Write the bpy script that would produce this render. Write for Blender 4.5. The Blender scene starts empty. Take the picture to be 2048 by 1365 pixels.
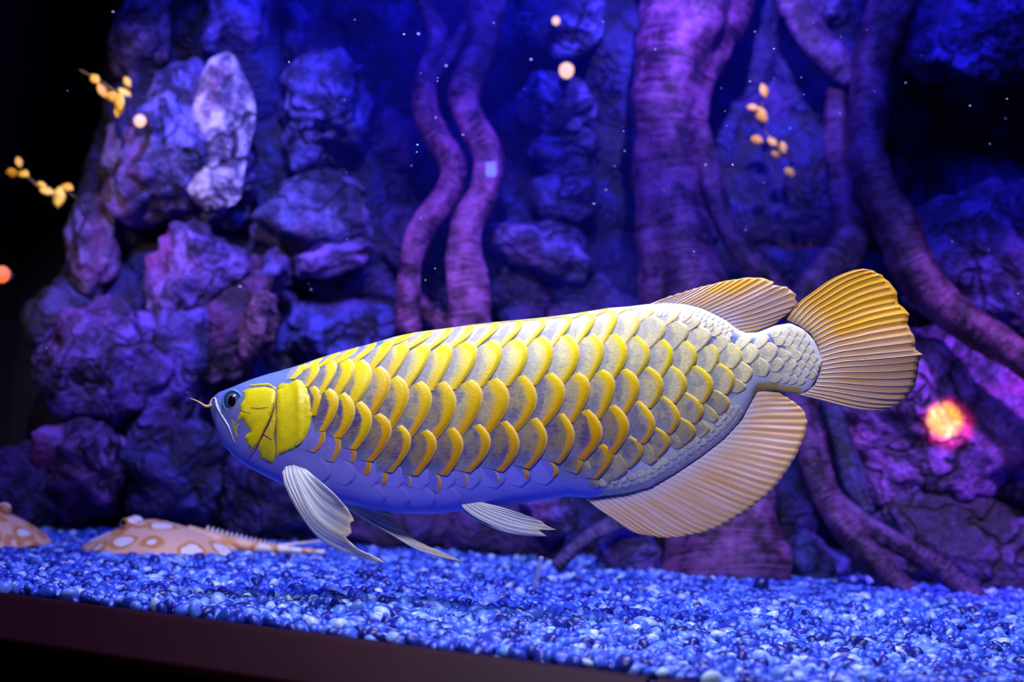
import bpy, bmesh, math, random
import numpy as np
from mathutils import Vector, Matrix, noise as mnoise

# ------------------------------------------------------------------ camera
IW, IH = 2048.0, 1365.0
LENS = 50.0
FPX = LENS / 36.0 * IW
CAM_H = 0.144
PITCH = math.atan((880 - 682.5) / FPX)
ROLL = math.radians(3.4)
YF = 1.17                                   # distance of the fish
sc = bpy.context.scene
COL = sc.collection
cam_data = bpy.data.cameras.new('camera')
cam_data.lens = LENS
cam_data.sensor_width = 36.0
cam_data.clip_start = 0.02
cam_data.dof.use_dof = True
cam_data.dof.focus_distance = YF - 0.025
cam_data.dof.aperture_fstop = 4.2
cam = bpy.data.objects.new('camera', cam_data)
COL.objects.link(cam)
CAM_R = Matrix.Rotation(math.radians(90) + PITCH, 3, 'X') @ Matrix.Rotation(ROLL, 3, 'Z')
cam.matrix_world = Matrix.Translation((0, 0, CAM_H)) @ CAM_R.to_4x4()
sc.camera = cam

# ------------------------------------------------------------------ world, lamps, exposure
sc.view_settings.view_transform = 'Standard'
sc.view_settings.look = 'None'
sc.view_settings.gamma = 1.0
sc.view_settings.use_curve_mapping = False
sc.view_settings.exposure = 0.0
sc.cycles.max_bounces = 3
sc.cycles.diffuse_bounces = 1
sc.cycles.glossy_bounces = 2
sc.cycles.transmission_bounces = 2
sc.cycles.volume_bounces = 0
sc.cycles.transparent_max_bounces = 10
sc.cycles.adaptive_threshold = 0.05
sc.cycles.use_denoising = True
wd = bpy.data.worlds.new('dark_room')
sc.world = wd
wd.use_nodes = True
wd.node_tree.nodes['Background'].inputs[0].default_value = (0.10, 0.11, 0.42, 1)
wd.node_tree.nodes['Background'].inputs[1].default_value = 0.03


def add_light(name, kind, loc, target, color, energy, size=0.3, size_y=None, cone=45, blend=0.5):
    d = bpy.data.lights.new(name, kind)
    d.color = color
    d.energy = energy
    if kind == 'AREA':
        d.size = size
        if size_y:
            d.shape = 'RECTANGLE'
            d.size_y = size_y
    elif kind == 'SPOT':
        d.spot_size = math.radians(cone)
        d.spot_blend = blend
        d.shadow_soft_size = size
    else:
        d.shadow_soft_size = size
    o = bpy.data.objects.new(name, d)
    COL.objects.link(o)
    o.location = loc
    dv = Vector(target) - Vector(loc)
    o.rotation_euler = dv.to_track_quat('-Z', 'Y').to_euler()
    return o


# lamps of the tank hood above the water, then added spots
add_light('hood_lamp_white', 'AREA', (0.10, 1.06, 0.98), (0.10, 1.16, 0.0), (0.94, 0.92, 1.0), 4.0, 0.9, 0.12).data.spread = math.radians(95)
add_light('hood_lamp_blue', 'AREA', (0.14, 1.36, 1.05), (0.10, 1.62, 0.2), (0.05, 0.07, 1.0), 11.0, 0.7, 0.10)
add_light('front_key_spot', 'SPOT', (-0.10, 0.38, 0.78), (0.06, 1.17, 0.20), (1.0, 0.95, 0.92), 34.0, 0.08, cone=50, blend=0.8)  # added key outside the glass, brightens the fish from the front
add_light('rear_spot_violet', 'SPOT', (0.62, 1.00, 0.86), (0.60, 1.72, 0.06), (0.66, 0.28, 1.0), 78.0, 0.02, cone=36, blend=0.9)  # from here on unseen spots added to light rocks, trunk and roots
add_light('trunk_spot', 'SPOT', (0.14, 1.05, 0.98), (0.22, 1.72, 0.66), (0.55, 0.36, 1.0), 85.0, 0.02, cone=32, blend=1.0)
add_light('rear_spot_blue', 'SPOT', (-0.26, 1.00, 0.96), (-0.41, 1.76, 0.40), (0.50, 0.42, 1.0), 84.0, 0.02, cone=35, blend=0.9)
add_light('root_spot', 'SPOT', (-0.08, 1.00, 0.90), (-0.07, 1.70, 0.34), (0.55, 0.32, 1.0), 48.0, 0.02, cone=32, blend=1.0)
add_light('warm_spot', 'SPOT', (-0.74, 1.02, 0.64), (-0.56, 1.70, 0.42), (1.0, 0.66, 0.18), 17.0, 0.05, cone=34, blend=0.6)


# ------------------------------------------------------------------ pixel helpers
def ray(px, py):
    return CAM_R @ Vector(((px - IW / 2) / FPX, -(py - IH / 2) / FPX, -1.0))


CAM_LOC = Vector((0, 0, CAM_H))
CAM_RT = CAM_R.transposed()


def P(px, py, Y):
    d = ray(px, py)
    return CAM_LOC + d * (Y / d.y)


def ground(px, py, z=0.0):
    d = ray(px, py)
    return CAM_LOC + d * ((z - CAM_H) / d.z)


def to_px(p):
    q = CAM_RT @ (Vector(p) - CAM_LOC)
    return (IW / 2 + FPX * q.x / -q.z, IH / 2 - FPX * q.y / -q.z)


def mpx(Y):
    return Y / FPX


# ------------------------------------------------------------------ object helpers
def mesh_obj(name, verts, faces, material, parent=None, smooth=True, uvs=None):
    me = bpy.data.meshes.new(name)
    me.from_pydata([tuple(v) for v in verts], [], faces)
    if smooth:
        me.polygons.foreach_set('use_smooth', [True] * len(me.polygons))
    if uvs is not None:
        ul = me.uv_layers.new(name='UVMap')
        vi = np.empty(len(me.loops), dtype=np.int32)
        me.loops.foreach_get('vertex_index', vi)
        ul.data.foreach_set('uv', np.array(uvs, dtype=np.float32)[vi].ravel())
    me.materials.append(material)
    me.update()
    o = bpy.data.objects.new(name, me)
    COL.objects.link(o)
    if parent is not None:
        o.parent = parent
    return o


def tag(o, label=None, cat=None, group=None, kind=None):
    if label: o['label'] = label
    if cat: o['category'] = cat
    if group: o['group'] = group
    if kind: o['kind'] = kind
    return o


def empty(name, loc=(0, 0, 0)):
    o = bpy.data.objects.new(name, None)
    o.empty_display_size = 0.02
    o.location = loc
    COL.objects.link(o)
    return o


def recenter(o, loc):
    """Move a mesh object's origin to loc without moving its geometry."""
    loc = Vector(loc)
    o.data.transform(Matrix.Translation(-loc))
    o.location = loc
    return o


def grid_faces(nu, nv, close_u=False):
    f = []
    for i in range(nu - (0 if close_u else 1)):
        a = i * nv
        b = ((i + 1) % nu) * nv
        for j in range(nv - 1):
            f.append((a + j, b + j, b + j + 1, a + j + 1))
    return f


def resample(pts, n):
    pts = [Vector(p) for p in pts]
    d = [0.0]
    for a, b in zip(pts, pts[1:]):
        d.append(d[-1] + (b - a).length)
    out = []
    for k in range(n):
        t = d[-1] * k / (n - 1)
        i = 0
        while i < len(d) - 2 and d[i + 1] < t:
            i += 1
        s = (t - d[i]) / max(d[i + 1] - d[i], 1e-9)
        out.append(pts[i].lerp(pts[i + 1], min(max(s, 0), 1)))
    return out


def smooth_poly(pts, n):
    """Catmull-Rom through the points, then evenly resampled."""
    pts = [Vector(p) for p in pts]
    q = [pts[0] * 2 - pts[1]] + pts + [pts[-1] * 2 - pts[-2]]
    dense = []
    for i in range(1, len(q) - 2):
        for k in range(10):
            t = k / 10
            a, b, c, d = q[i - 1], q[i], q[i + 1], q[i + 2]
            dense.append(0.5 * ((2 * b) + (c - a) * t + (2 * a - 5 * b + 4 * c - d) * t * t + (3 * b - a - 3 * c + d) * t ** 3))
    dense.append(pts[-1])
    return resample(dense, n)


def tube(pts, radii, nseg=10, cap=True, squash=1.0):
    """verts, faces, uvs of a tapered tube through 3D points."""
    pts = [Vector(p) for p in pts]
    n = len(pts)
    verts, uvs = [], []
    up = Vector((0, -1, 0))
    for i in range(n):
        t = (pts[min(i + 1, n - 1)] - pts[max(i - 1, 0)]).normalized()
        a = up.cross(t)
        if a.length < 1e-4:
            a = Vector((1, 0, 0)).cross(t)
        a.normalize()
        b = t.cross(a)
        for j in range(nseg):
            an = 2 * math.pi * j / nseg
            verts.append(pts[i] + a * math.cos(an) * radii[i] + b * math.sin(an) * radii[i] * squash)
            uvs.append((i / (n - 1), j / nseg))
    faces = []
    for i in range(n - 1):
        for j in range(nseg):
            faces.append((i * nseg + j, i * nseg + (j + 1) % nseg, (i + 1) * nseg + (j + 1) % nseg, (i + 1) * nseg + j))
    if cap:
        faces.append(tuple(range(nseg))[::-1])
        faces.append(tuple((n - 1) * nseg + j for j in range(nseg)))
    return verts, faces, uvs


# ------------------------------------------------------------------ materials
class NT:
    def __init__(self, name):
        self.m = bpy.data.materials.new(name)
        self.m.use_nodes = True
        self.t = self.m.node_tree
        self.b = self.t.nodes['Principled BSDF']
        self.out = self.t.nodes['Material Output']

    def n(self, typ, **kw):
        nd = self.t.nodes.new(typ)
        for k, v in kw.items():
            setattr(nd, k, v)
        return nd

    def l(self, a, b):
        self.t.links.new(a, b)

    def val(self, x, sock):
        if hasattr(x, 'is_linked'):
            self.l(x, sock)
        else:
            sock.default_value = x

    def math(self, op, a, b=0.0, clamp=False):
        nd = self.n('ShaderNodeMath', operation=op, use_clamp=clamp)
        self.val(a, nd.inputs[0])
        self.val(b, nd.inputs[1])
        return nd.outputs[0]

    def mix(self, fac, a, b):
        nd = self.n('ShaderNodeMix', data_type='RGBA')
        self.val(fac, nd.inputs[0])
        self.val(a if hasattr(a, 'is_linked') else (*a, 1), nd.inputs[6])
        self.val(b if hasattr(b, 'is_linked') else (*b, 1), nd.inputs[7])
        return nd.outputs[2]

    def mult(self, a, b):
        nd = self.n('ShaderNodeMix', data_type='RGBA', blend_type='MULTIPLY')
        nd.inputs[0].default_value = 1
        self.val(a if hasattr(a, 'is_linked') else (*a, 1), nd.inputs[6])
        self.val(b if hasattr(b, 'is_linked') else (*b, 1), nd.inputs[7])
        return nd.outputs[2]

    def ramp(self, x, lo, hi):
        nd = self.n('ShaderNodeMapRange', interpolation_type='SMOOTHSTEP')
        self.val(x, nd.inputs[0])
        self.val(lo, nd.inputs[1])
        self.val(hi, nd.inputs[2])
        return nd.outputs[0]

    def noise(self, scale, detail=4, coord=None, rough=0.6, dist=0.0):
        nd = self.n('ShaderNodeTexNoise')
        nd.inputs['Scale'].default_value = scale
        nd.inputs['Detail'].default_value = detail
        nd.inputs['Roughness'].default_value = rough
        nd.inputs['Distortion'].default_value = dist
        if coord is not None:
            self.l(coord, nd.inputs['Vector'])
        return nd.outputs[0]

    def geo(self):
        return self.n('ShaderNodeNewGeometry')

    def bump(self, h, strength=0.5, dist=0.005):
        nd = self.n('ShaderNodeBump')
        nd.inputs['Strength'].default_value = strength
        nd.inputs['Distance'].default_value = dist
        self.l(h, nd.inputs['Height'])
        self.l(nd.outputs[0], self.b.inputs['Normal'])
        return nd

    def set(self, **kw):
        for k, v in kw.items():
            self.val(v if hasattr(v, 'is_linked') or not isinstance(v, tuple) else (*v, 1), self.b.inputs[k.replace('_', ' ')])
        return self.m


def plain(name, color, rough=0.6, **kw):
    t = NT(name)
    return t.set(Base_Color=color, Roughness=rough, **kw)


def emit(name, color, strength):
    t = NT(name)
    return t.set(Base_Color=(0.1, 0.1, 0.1), Emission_Color=color, Emission_Strength=strength)


def mat_rock():
    t = NT('rock_surface')
    oi = t.n('ShaderNodeObjectInfo')
    pos = t.geo().outputs['Position']
    n1 = t.noise(26, 4, pos, 0.65, 0.4)
    n2 = t.noise(110, 3, pos, 0.7)
    n3 = t.noise(7, 3, pos)
    f = t.ramp(n1, 0.42, 0.64)
    dark = t.mult(oi.outputs['Color'], (0.10, 0.07, 0.16))
    c = t.mix(f, dark, oi.outputs['Color'])
    c = t.mix(t.ramp(n3, 0.50, 0.72), c, t.mult(oi.outputs['Color'], (1.5, 0.55, 0.75)))
    c = t.mix(t.math('MULTIPLY', t.ramp(n2, 0.58, 0.75), 0.5), c, t.mult(oi.outputs['Color'], (1.8, 1.8, 1.6)))
    wob = t.n('ShaderNodeMixRGB', blend_type='LINEAR_LIGHT')
    wob.inputs[0].default_value = 0.05
    t.l(pos, wob.inputs[1])
    wn = t.n('ShaderNodeTexNoise')
    wn.inputs['Scale'].default_value = 18
    wn.inputs['Detail'].default_value = 2
    t.l(pos, wn.inputs['Vector'])
    t.l(wn.outputs['Color'], wob.inputs[2])
    vo = t.n('ShaderNodeTexVoronoi', feature='DISTANCE_TO_EDGE')
    vo.inputs['Scale'].default_value = 13
    t.l(wob.outputs[0], vo.inputs['Vector'])
    crack = t.ramp(vo.outputs['Distance'], 0.0, 0.07)
    crack = t.math('ADD', crack, t.math('MULTIPLY', t.ramp(n3, 0.40, 0.56), 0.8), clamp=True)
    c = t.mix(crack, t.mult(c, (0.22, 0.18, 0.28)), c)
    h = t.math('ADD', t.math('MULTIPLY', n1, 0.9), t.math('MULTIPLY', n2, 0.35))
    h = t.math('ADD', h, t.math('MULTIPLY', crack, 0.35))
    t.bump(h, 1.0, 0.022)
    return t.set(Base_Color=c, Roughness=0.72)


def mat_root():
    t = NT('root_bark')
    oi = t.n('ShaderNodeObjectInfo')
    uv = t.n('ShaderNodeUVMap').outputs[0]
    mp = t.n('ShaderNodeMapping')
    mp.inputs['Scale'].default_value = (34, 2.5, 1)
    t.l(uv, mp.inputs['Vector'])
    rings = t.noise(1.6, 4, mp.outputs[0], 0.6, 0.6)
    pos = t.geo().outputs['Position']
    n2 = t.noise(30, 4, pos, 0.65)
    f = t.ramp(t.math('ADD', t.math('MULTIPLY', rings, 0.42), t.math('MULTIPLY', n2, 0.58)), 0.40, 0.60)
    c = t.mix(f, t.mult(oi.outputs['Color'], (0.08, 0.03, 0.08)), oi.outputs['Color'])
    c = t.mix(t.math('MULTIPLY', t.ramp(n2, 0.55, 0.72), 0.5), c, t.mult(oi.outputs['Color'], (1.5, 2.0, 1.7)))
    t.bump(t.math('ADD', t.math('MULTIPLY', rings, 0.6), n2), 1.0, 0.010)
    return t.set(Base_Color=c, Roughness=0.55)


def mat_pebble():
    t = NT('pebble_stone')
    r1 = t.geo().outputs['Random Per Island']
    oi = t.n('ShaderNodeObjectInfo')
    tone = t.n('ShaderNodeSeparateColor')
    t.l(oi.outputs['Color'], tone.inputs[0])
    # loose pebbles carry their own tone (alpha 0), the bed varies from stone to stone
    r = t.math('ADD', t.math('MULTIPLY', r1, oi.outputs['Alpha']), t.math('MULTIPLY', tone.outputs[0], t.math('SUBTRACT', 1.0, oi.outputs['Alpha'])))
    cr = t.n('ShaderNodeValToRGB')
    e = cr.color_ramp.elements
    e[0].position, e[0].color = 0.0, (0.006, 0.010, 0.16, 1)
    e[1].position, e[1].color = 1.0, (0.50, 0.64, 1.0, 1)
    for p, c in ((0.2, (0.010, 0.025, 0.36)), (0.45, (0.030, 0.085, 0.70)), (0.7, (0.07, 0.17, 0.90)), (0.9, (0.17, 0.32, 1.0))):
        x = e.new(p)
        x.color = (*c, 1)
    t.l(r, cr.inputs[0])
    pos = t.geo().outputs['Position']
    n = t.noise(420, 3, pos)
    c = t.mult(cr.outputs[0], t.mix(n, (0.6, 0.6, 0.6), (1.35, 1.35, 1.35)))
    return t.set(Base_Color=c, Roughness=0.35)


def mat_scale(name='fish_scale', belly=False):
    t = NT(name)
    oi = t.n('ShaderNodeObjectInfo')
    sep = t.n('ShaderNodeSeparateColor')
    t.l(oi.outputs['Color'], sep.inputs[0])
    fill, warm, pale = sep.outputs[0], sep.outputs[1], sep.outputs[2]
    sat = oi.outputs['Alpha']
    uv = t.n('ShaderNodeSeparateXYZ')
    t.l(t.n('ShaderNodeUVMap').outputs[0], uv.inputs[0])
    u, v = uv.outputs[0], uv.outputs[1]
    d = t.math('SUBTRACT', 1.0, u)
    pos = t.geo().outputs['Position']
    nA = t.noise(230, 4, pos, 0.7)
    nB = t.noise(60, 3, pos)
    # fine radial striae on the plate
    mp = t.n('ShaderNodeCombineXYZ')
    t.l(t.math('MULTIPLY', u, 3.0), mp.inputs[0])
    t.l(t.math('MULTIPLY', v, 46.0), mp.inputs[1])
    t.l(t.math('MULTIPLY', oi.outputs['Random'], 40), mp.inputs[2])
    st = t.noise(1.0, 2, mp.outputs[0])
    w = t.math('MULTIPLY', t.math('SUBTRACT', v, 0.45), 0.55)
    g = t.math('ADD', warm, w, clamp=True)
    yel = t.mix(g, (0.84, 0.70, 0.002), (0.62, 0.24, 0.0))
    dn = t.math('ADD', d, t.math('MULTIPLY', t.math('SUBTRACT', nA, 0.5), 0.22))
    sw = t.math('MINIMUM', t.math('ADD', 0.05, t.math('MULTIPLY', pale, 0.22)), t.math('MULTIPLY', fill, 0.55))
    band = t.math('SUBTRACT', 1.0, t.ramp(dn, t.math('SUBTRACT', fill, sw), t.math('ADD', fill, sw)))
    deep = t.mix(t.ramp(nB, 0.40, 0.62), (0.24, 0.17, 0.10), (0.07, 0.05, 0.20))
    deep = t.mix(t.math('MULTIPLY', t.ramp(st, 0.45, 0.65), 0.45), deep, (0.26, 0.20, 0.30))
    lite = t.mix(t.math('MULTIPLY', t.ramp(t.math('ADD', nB, t.math('MULTIPLY', d, 0.25)), 0.56, 0.72), t.math('SUBTRACT', 1.15, pale, clamp=True)), (0.80, 0.72, 0.54), (0.10, 0.14, 0.52))
    inner = t.mix(pale, deep, lite)
    inner = t.mix(t.math('MULTIPLY', t.ramp(dn, 0.44, 0.60), t.math('MULTIPLY', t.math('ADD', t.math('MULTIPLY', t.ramp(pale, 0.3, 0.6), 0.7), 0.18), t.math('ADD', t.math('MULTIPLY', sat, 0.8), 0.1))), inner, (0.05, 0.10, 0.46))
    inner = t.mix(t.math('MULTIPLY', t.ramp(v, 0.62, 1.0), t.math('MULTIPLY', t.math('SUBTRACT', 1.0, pale, clamp=True), 0.6)), inner, (0.13, 0.17, 0.60))
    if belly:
        inner = t.mix(0.9, inner, (0.16, 0.145, 0.90))  # blue bounce from the gravel painted into the colour
    rim = t.mix(sat, (0.60, 0.60, 0.86), yel)
    soft = t.mix(t.math('MULTIPLY', sat, t.math('MULTIPLY', pale, 0.55)), inner, (0.78, 0.72, 0.30))
    nC = t.noise(700, 2, pos)
    soft = t.mult(soft, t.mix(nC, (0.45, 0.45, 0.45), (1.5, 1.5, 1.5)))
    c = t.mix(band, soft, rim)
    edge = t.math('SUBTRACT', 1.0, t.ramp(d, 0.03, 0.07))
    c = t.mix(t.math('MULTIPLY', edge, 0.42), c, t.mix(sat, (0.62, 0.62, 0.88), (0.86, 0.66, 0.45)))
    t.bump(t.math('ADD', t.math('MULTIPLY', st, 0.35), nA), 0.25, 0.0012)
    return t.set(Base_Color=c, Roughness=0.38, Specular_IOR_Level=0.35)


def mat_fin(name, c_mem, c_stripe, c_tip, c_base, alpha=1.0, gold=None):
    t = NT(name)
    uv = t.n('ShaderNodeSeparateXYZ')
    t.l(t.n('ShaderNodeUVMap').outputs[0], uv.inputs[0])
    u, v = uv.outputs[0], uv.outputs[1]
    cb = t.n('ShaderNodeCombineXYZ')
    t.l(t.math('MULTIPLY', u, 2.1), cb.inputs[0])
    t.l(t.math('MULTIPLY', v, 0.9), cb.inputs[1])
    n = t.noise(1.0, 3, cb.outputs[0], 0.6)
    c = t.mix(t.ramp(n, 0.42, 0.60), c_mem, c_stripe)
    c = t.mix(t.ramp(v, 0.70, 1.0), c, t.mix(0.55, c, c_tip))
    if gold:
        gf = t.math('MULTIPLY', t.ramp(u, gold[0] - 1.5, gold[0] + 1.5), t.math('SUBTRACT', 1.0, t.ramp(u, gold[1] - 2, gold[1] + 2)))
        gc = t.mix(t.ramp(n, 0.40, 0.62), (0.90, 0.48, 0.10), (1.0, 0.50, 0.004))
        c = t.mix(t.math('MULTIPLY', gf, t.ramp(v, gold[2], gold[2] + 0.3)), c, gc)
    c = t.mix(t.math('SUBTRACT', 1.0, t.ramp(v, 0.0, 0.30)), c, c_base)
    t.set(Base_Color=c, Roughness=0.5)
    tr = t.n('ShaderNodeBsdfTranslucent')
    t.l(c, tr.inputs[0])
    mx = t.n('ShaderNodeMixShader')
    mx.inputs[0].default_value = 0.2
    t.l(t.b.outputs[0], mx.inputs[1])
    t.l(tr.outputs[0], mx.inputs[2])
    last = mx.outputs[0]
    if alpha < 1:
        tp = t.n('ShaderNodeBsdfTransparent')
        m2 = t.n('ShaderNodeMixShader')
        t.l(t.math('ADD', alpha, t.math('MULTIPLY', t.ramp(n, 0.40, 0.6), 0.25), clamp=True), m2.inputs[0])
        t.l(tp.outputs[0], m2.inputs[1])
        t.l(last, m2.inputs[2])
        last = m2.outputs[0]
    t.l(last, t.out.inputs[0])
    return t.m


def mat_body():
    t = NT('fish_skin')
    a = t.n('ShaderNodeAttribute', attribute_name='skin')
    pos = t.geo().outputs['Position']
    n = t.noise(90, 4, pos)
    c = t.mult(a.outputs[0], t.mix(n, (0.8, 0.8, 0.85), (1.15, 1.15, 1.1)))
    t.bump(t.noise(300, 3, pos), 0.15, 0.001)
    return t.set(Base_Color=c, Roughness=0.33)


def mat_plate():
    t = NT('gill_plate_skin')
    oi = t.n('ShaderNodeObjectInfo')
    pos = t.geo().outputs['Position']
    n = t.noise(75, 5, pos, 0.65)
    n2 = t.noise(400, 3, pos)
    c = t.mix(t.ramp(n, 0.40, 0.75), oi.outputs['Color'], t.mult(oi.outputs['Color'], (0.85, 0.75, 0.9)))
    c = t.mix(t.math('MULTIPLY', t.ramp(n2, 0.62, 0.75), 0.35), c, (0.55, 0.42, 0.02))
    t.bump(t.math('ADD', n, t.math('MULTIPLY', n2, 0.15)), 0.35, 0.002)
    return t.set(Base_Color=c, Roughness=0.36)


def mat_ray_skin():
    t = NT('stingray_skin')
    tc = t.n('ShaderNodeTexCoord').outputs['Object']
    vo = t.n('ShaderNodeTexVoronoi')
    vo.inputs['Scale'].default_value = 29
    vo.inputs['Randomness'].default_value = 0.45
    ns = t.noise(40, 3, tc)
    wv = t.n('ShaderNodeTexNoise')
    wv.inputs['Scale'].default_value = 30
    t.l(tc, wv.inputs['Vector'])
    va = t.n('ShaderNodeMixRGB', blend_type='LINEAR_LIGHT')
    va.inputs[0].default_value = 0.010
    t.l(tc, va.inputs[1])
    t.l(wv.outputs['Color'], va.inputs[2])
    t.l(va.outputs[0], vo.inputs['Vector'])
    d = t.math('ADD', vo.outputs['Distance'], t.math('MULTIPLY', t.math('SUBTRACT', ns, 0.5), 0.22))
    c = t.mix(t.noise(60, 4, tc), (0.84, 0.44, 0.30), (0.88, 0.58, 0.48))
    ring = t.math('MULTIPLY', t.ramp(d, 0.30, 0.38), t.math('SUBTRACT', 1.0, t.ramp(d, 0.44, 0.56)))
    c = t.mix(ring, c, (0.66, 0.27, 0.08))
    c = t.mix(t.math('SUBTRACT', 1.0, t.ramp(d, 0.32, 0.38)), c, (0.86, 0.80, 0.90))
    core = t.math('SUBTRACT', 1.0, t.ramp(d, 0.08, 0.18))
    c = t.mix(t.math('MULTIPLY', core, 0.7), c, (0.80, 0.58, 0.62))
    t.bump(t.noise(300, 3, tc), 0.2, 0.001)
    return t.set(Base_Color=c, Roughness=0.45)


def mat_glass():
    t = NT('tank_glass')
    t.t.nodes.remove(t.b)
    tp = t.n('ShaderNodeBsdfTransparent')
    tp.inputs[0].default_value = (0.975, 0.985, 1.0, 1)
    gl = t.n('ShaderNodeBsdfGlossy')
    gl.inputs['Roughness'].default_value = 0.0
    mx = t.n('ShaderNodeMixShader')
    mx.inputs[0].default_value = 0.03
    t.l(tp.outputs[0], mx.inputs[1])
    t.l(gl.outputs[0], mx.inputs[2])
    t.l(mx.outputs[0], t.out.inputs[0])
    return t.m


def mat_sill():
    t = NT('sill_lacquer')
    pos = t.geo().outputs['Position']
    n = t.noise(14, 4, pos)
    c = t.mix(n, (0.010, 0.0012, 0.004), (0.026, 0.003, 0.012))
    return t.set(Base_Color=c, Roughness=0.5, Specular_IOR_Level=0.12)


def mat_leaf():
    t = NT('reflected_leaf')
    r = t.n('ShaderNodeObjectInfo').outputs['Random']
    c = t.mix(r, (0.85, 0.60, 0.06), (0.78, 0.38, 0.03))
    return t.set(Base_Color=c, Roughness=0.5)


M = dict(
    rock=mat_rock(), root=mat_root(), pebble=mat_pebble(), scale=mat_scale(), scale_low=mat_scale('low_scale', True), body=mat_body(), plate=mat_plate(),
    rayskin=mat_ray_skin(), glass=mat_glass(), sill=mat_sill(), leaf=mat_leaf(),
    tail=mat_fin('tail_fin_membrane', (0.90, 0.60, 0.48), (0.84, 0.46, 0.26), (0.90, 0.46, 0.20), (0.80, 0.60, 0.56), 1.0, (-5, 10.5, 0.05)),
    dorsal=mat_fin('dorsal_fin_membrane', (0.86, 0.64, 0.70), (0.70, 0.42, 0.40), (0.92, 0.56, 0.18), (0.60, 0.54, 0.86), 1.0, (6.5, 12.5, 0.35)),
    anal=mat_fin('anal_fin_membrane', (0.88, 0.60, 0.60), (0.80, 0.46, 0.26), (0.84, 0.46, 0.16), (0.66, 0.56, 0.86)),
    pale=mat_fin('pale_fin_membrane', (0.52, 0.56, 0.90), (0.80, 0.78, 0.92), (0.86, 0.66, 0.36), (0.62, 0.64, 0.92), 0.70),
    ray_warm=plain('fin_ray_warm', (0.90, 0.64, 0.56), 0.45),
    ray_gold=plain('fin_ray_gold', (0.86, 0.46, 0.03), 0.45),
    ray_pale=plain('fin_ray_pale', (0.70, 0.66, 0.86), 0.4),
    black=plain('dark_panel', (0.004, 0.003, 0.004), 0.9),
    under=plain('gravel_underlay', (0.010, 0.016, 0.10), 0.9),
    iris=plain('eye_iris', (0.03, 0.07, 0.30), 0.15),
    eye_ring=plain('eye_ring', (0.10, 0.28, 0.55), 0.3),
    pupil_rim=plain('pupil_rim', (0.28, 0.20, 0.30), 0.3),
    pupil=plain('eye_pupil', (0.002, 0.002, 0.006), 0.08),
    barbel=plain('barbel_skin', (0.78, 0.46, 0.16), 0.45),
    crease=plain('cheek_crease', (0.34, 0.16, 0.02), 0.6),
    jaw=plain('jaw_edge', (0.62, 0.74, 1.0), 0.3),
    stem=plain('twig_bark', (0.20, 0.13, 0.04), 0.7),
    pink=emit('pink_reflection', (1.0, 0.52, 0.40), 1.5),  # glow stands in for room lights reflected in the glass
    orange=emit('orange_reflection', (1.0, 0.16, 0.02), 1.3),
    speck=plain('speck', (0.7, 0.75, 1.0), 0.3),
    tagm=plain('blue_reflection', (0.22, 0.36, 0.85), 0.4),
    spine=plain('tail_spine', (0.80, 0.70, 0.80), 0.4),
    wisp=mat_fin('wisp_film', (0.6, 0.65, 0.95), (0.7, 0.75, 0.98), (0.7, 0.75, 0.98), (0.5, 0.55, 0.9), 0.35),
    green=plain('green_scrap', (0.06, 0.20, 0.08), 0.6),
)

# ------------------------------------------------------------------ structure: gravel floor, back, glass, sill
GA = Vector((-0.41, 1.137))
GB = Vector((0.10, 0.905))
GD = (GB - GA).normalized()                # along the glass, to the right
GN = Vector((GD.y, -GD.x))                 # towards the viewer
if GN.y > 0:
    GN = -GN


def glass_pt(s, out=0.0):
    """point on the ground trace of the glass: s metres along it from GA, out metres to the viewer"""
    return GA + GD * s + GN * out


def glass_y(x):
    return GA.y + (x - GA.x) / GD.x * GD.y


def ground_z(x, y):
    v = 0.006 * mnoise.noise(Vector((x * 3.1, y * 3.4, 1.7))) + 0.003 * mnoise.noise(Vector((x * 9, y * 9, 5.2)))
    edge = min(max((y - glass_y(x)) / 0.12, 0), 1)
    return v * edge


def box_between(name, prof, s0, s1, material):
    """extrude a profile [(out, z)] along the glass line"""
    n = len(prof)
    v = []
    for s in (s0, s1):
        for o, z in prof:
            p = glass_pt(s, o)
            v.append((p.x, p.y, z))
    f = [(i, (i + 1) % n, n + (i + 1) % n, n + i) for i in range(n)]
    f += [tuple(range(n))[::-1], tuple(range(n, 2 * n))]
    o = mesh_obj(name, v, f, material, smooth=False)
    bv = o.modifiers.new('bevel', 'BEVEL')
    bv.width = 0.0025
    bv.segments = 3
    return o


# blue haze hanging in the water under the hood lamps
_t = NT('water_haze')
_t.t.nodes.remove(_t.b)
_vs = _t.n('ShaderNodeVolumeScatter')
_vs.inputs['Color'].default_value = (0.03, 0.04, 1.0, 1)
_vs.inputs['Density'].default_value = 0.42
_vs.inputs['Anisotropy'].default_value = 0.3
_t.l(_vs.outputs[0], _t.out.inputs['Volume'])
_bm = bmesh.new()
bmesh.ops.create_icosphere(_bm, subdivisions=4, radius=1.0)
bmesh.ops.transform(_bm, matrix=Matrix.Diagonal((0.36, 0.14, 0.26, 1)), verts=_bm.verts)
_me = bpy.data.meshes.new('water_haze')
_bm.to_mesh(_me)
_bm.free()
_me.materials.append(_t.m)
_o = bpy.data.objects.new('water_haze', _me)
COL.objects.link(_o)
_o.location = P(1090, 150, 1.45)
tag(_o, 'faint blue haze in the water under the hood lamps', 'haze', kind='stuff')

# gravel underlay
nx, ny = 60, 40
v = []
for i in range(nx):
    x = -1.1 + 2.0 * i / (nx - 1)
    for j in range(ny):
        y0 = glass_y(x) + 0.003
        y = y0 + (2.05 - y0) * j / (ny - 1)
        v.append((x, y, ground_z(x, y) - 0.0035))
tag(mesh_obj('floor', v, grid_faces(nx, ny), M['under']), kind='structure')

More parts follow.
